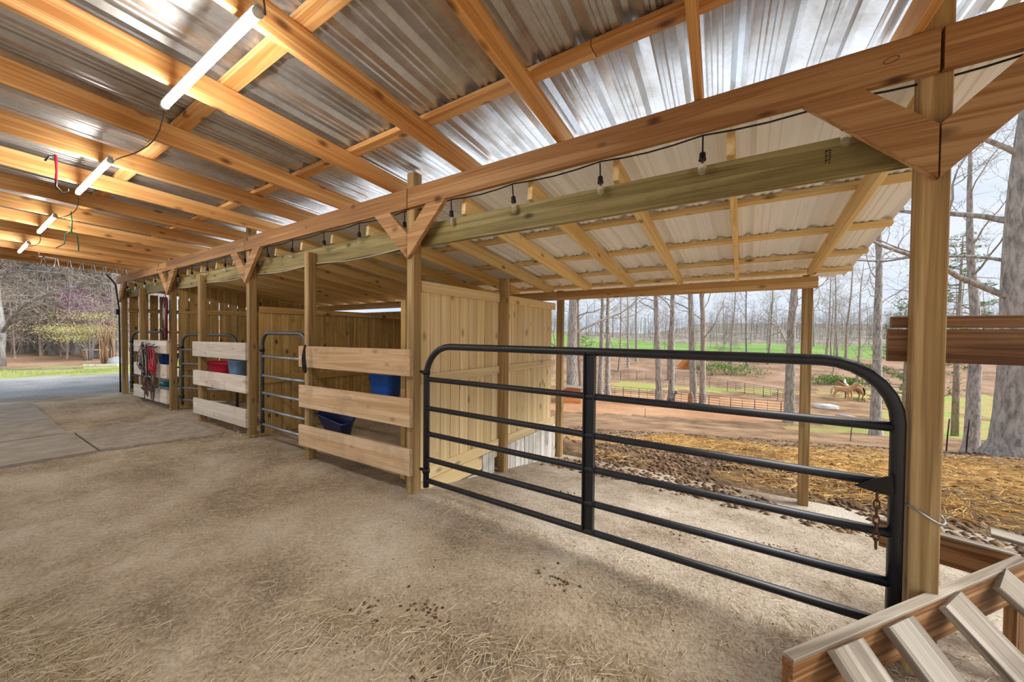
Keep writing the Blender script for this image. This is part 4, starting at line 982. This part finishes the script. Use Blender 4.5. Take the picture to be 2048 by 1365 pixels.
# ------------------------------------------------------------------ drive edge: boards, box, stones
q0, q1 = gp(168, 734), gp(236, 733.5)
o = beam('border_timber', q0 + Vector((0, 0, .05)), q1 + Vector((0, 0, .05)), .1, .1, 'whitewash'); props(o, 'white border timber lying along the grass by the corner post', 'timber')
q0, q1 = gp(0, 741), gp(165, 739)
o = beam('edging_timber', q0 + Vector((0, 0, .04)), q1 + Vector((0, 0, .04)), .08, .07, 'weathered'); props(o, 'long weathered edging timber between grass and leaf litter', 'timber')
p = gd(191, 18.5); e = empty('garden_bench', p, 'low pale wooden bench beyond the border timber', 'bench')
b1, b2 = p - ax * .45, p + ax * .45
beam('seat', b1 + Z * .42, b2 + Z * .42, .4, .05, 'whitewash', e)
for q in (b1, b2): beam('leg', q - Z * .05 + (ax * .06 if q is b1 else -ax * .06), q + Z * .39 + (ax * .06 if q is b1 else -ax * .06), .36, .06, 'hut_wood', e, up=(ax.x, ax.y, 0))
beam('apron', b1 + ax * .1 + Z * .2, b2 - ax * .1 + Z * .2, .03, .36, 'stone', e)
for px, lb in ((83, 'left of two small dark boxes on the leaf litter'), (147, 'right of two small dark boxes on the leaf litter')):
    p = gd(px, 21.5); e = empty('utility_box', p, lb, 'box', 'small dark boxes')
    beam('body', p - Z * .05, p + Z * .33, .3, .3, 'stone', e, up=(ax.x, ax.y, 0)); beam('lid', p + Z * .335, p + Z * .37, .34, .34, 'iron', e, up=(ax.x, ax.y, 0))
p = gd(232, 15.4); o = lathe('grey_boulder', [(.28, -.05), (.32, .1), (.24, .25), (.08, .33), (0, .34)], 'stone', None, p, 12, 1.2, .9); props(o, 'rounded grey boulder beside the corner post', 'boulder')
random.seed(12)
V, Fc = [], []
for _ in range(2600):
    x, y = U(-22.4, -18.6), U(-4, 9)
    if n2(x, y, .5, 3) < -.15: continue
    a = U(0, 6.28); h = U(.03, .09); i = len(V); V += [(x - .008 * math.cos(a), y - .008 * math.sin(a), 0), (x + .008 * math.cos(a), y + .008 * math.sin(a), 0), (x + U(-.03, .03), y + U(-.03, .03), h)]; Fc.append((i, i + 1, i + 2))
o = obj('lawn_blades', mkmesh('lawn_blades', V, Fc, 'grass_blade')); props(o, 'short green grass strip beyond the gravel drive', 'grass', None, 'stuff')

# ------------------------------------------------------------------ animals
def quad_mesh(name, sc, head_up=.55, body='horse'):
    """one continuous skinned body: x forward, z up; shoulder height about 1"""
    J = {}; E_ = []; Rr = {}
    def j(n, p, r): J[n] = Vector(p); Rr[n] = r
    j('pel', (-.45, 0, .86), .19); j('mid', (-.05, 0, .80), .205); j('chest', (.35, 0, .84), .20); j('withers', (.45, 0, .95), .13)
    j('neck', (.68, 0, 1.0 + head_up * .3), .11); j('poll', (.86, 0, 1.02 + head_up * .5), .075); j('muz', (1.12, 0, .86 + head_up * .38), .05)
    E_ += [('pel', 'mid'), ('mid', 'chest'), ('chest', 'withers'), ('withers', 'neck'), ('neck', 'poll'), ('poll', 'muz')]
    j('tail0', (-.64, 0, .93), .05); j('tail1', (-.74, 0, .72), .045); j('tail2', (-.74, 0, .42), .025); E_ += [('pel', 'tail0'), ('tail0', 'tail1'), ('tail1', 'tail2')]
    for s, t_ in ((1, 'l'), (-1, 'r')):
        dx = .05 * s
        j('sh' + t_, (.36 + dx, .13 * s, .66), .085); j('kn' + t_, (.38 + dx, .13 * s, .36), .05); j('fe' + t_, (.37 + dx, .13 * s, .12), .036); j('ho' + t_, (.40 + dx, .13 * s, .02), .045)
        E_ += [('chest', 'sh' + t_), ('sh' + t_, 'kn' + t_), ('kn' + t_, 'fe' + t_), ('fe' + t_, 'ho' + t_)]
        j('st' + t_, (-.42 - dx, .13 * s, .62), .11); j('hk' + t_, (-.60 - dx, .13 * s, .36), .05); j('hf' + t_, (-.55 - dx, .13 * s, .11), .037); j('hh' + t_, (-.51 - dx, .13 * s, .02), .045)
        E_ += [('pel', 'st' + t_), ('st' + t_, 'hk' + t_), ('hk' + t_, 'hf' + t_), ('hf' + t_, 'hh' + t_)]
        j('ea' + t_, (.84, .06 * s, 1.13 + head_up * .52), .018); E_.append(('poll', 'ea' + t_))
    names = list(J); me = bpy.data.meshes.new(name); me.from_pydata([tuple(J[n] * sc) for n in names], [(names.index(a), names.index(b)) for a, b in E_], []); me.update()
    o = bpy.data.objects.new(name, me); COL.objects.link(o); o.modifiers.new('skin', 'SKIN'); sv = me.skin_vertices[0].data
    for i, n in enumerate(names): sv[i].radius = (Rr[n] * sc, Rr[n] * sc); sv[i].use_root = (n == 'pel')
    o.modifiers.new('sub', 'SUBSURF').levels = 1; dg = bpy.context.evaluated_depsgraph_get(); m2 = bpy.data.meshes.new_from_object(o.evaluated_get(dg)); bpy.data.objects.remove(o)
    m2.polygons.foreach_set('use_smooth', [True] * len(m2.polygons)); return m2
def animal(name, label, cat, p, ang, me, mat, mane=None, sc=1.0, head_up=.55, group=None):
    e = empty(name, p, label, cat, group); mw = Matrix.Translation(p) @ Matrix.Rotation(ang, 4, 'Z'); m2 = me.copy(); m2.materials.clear(); m2.materials.append(MAT[mat]); bd_ = obj('body', m2, e, mw)
    if mane:
        pts = [(.45, 0, 1.08), (.62, 0, 1.16 + head_up * .3), (.80, 0, 1.12 + head_up * .52), (.92, 0, 1.02 + head_up * .5)]; pts = [mw @ (Vector(q) * sc) for q in pts]; tube('mane', pts, [.05 * sc, .06 * sc, .05 * sc, .02 * sc], mane, bd_, 6)
        pts = [mw @ (Vector(q) * sc) for q in [(-.65, 0, .95), (-.76, 0, .7), (-.78, 0, .3)]]; tube('tail_hair', pts, [.05 * sc, .075 * sc, .03 * sc], mane, bd_, 6)
hm = quad_mesh('pony_body', 1.5, .5); gm = quad_mesh('goat_body', .95, .75)
fa = math.atan2(CF.y, CF.x)
animal('pony', 'tan pony with pale mane at the left of the little herd', 'pony', gp(1687, 801), fa + math.pi + .5, hm, 'horse_tan', 'hair_cream', 1.5, .5)
animal('pony', 'brown pony standing at the right of the little herd', 'pony', gp(1703, 799), fa - 1.9 + math.pi, hm, 'horse_brown', 'hair_dark', 1.5, .5)
animal('pony', 'white pony standing behind the tan and brown ponies', 'pony', gp(1690, 793), fa + math.pi * .75, hm, 'horse_white', 'hair_cream', 1.5, .5)
animal('goat', 'dark grey goat standing inside the riding ring', 'goat', gp(1343, 812), fa - .9, gm, 'goat_grey', None, .95, .75)
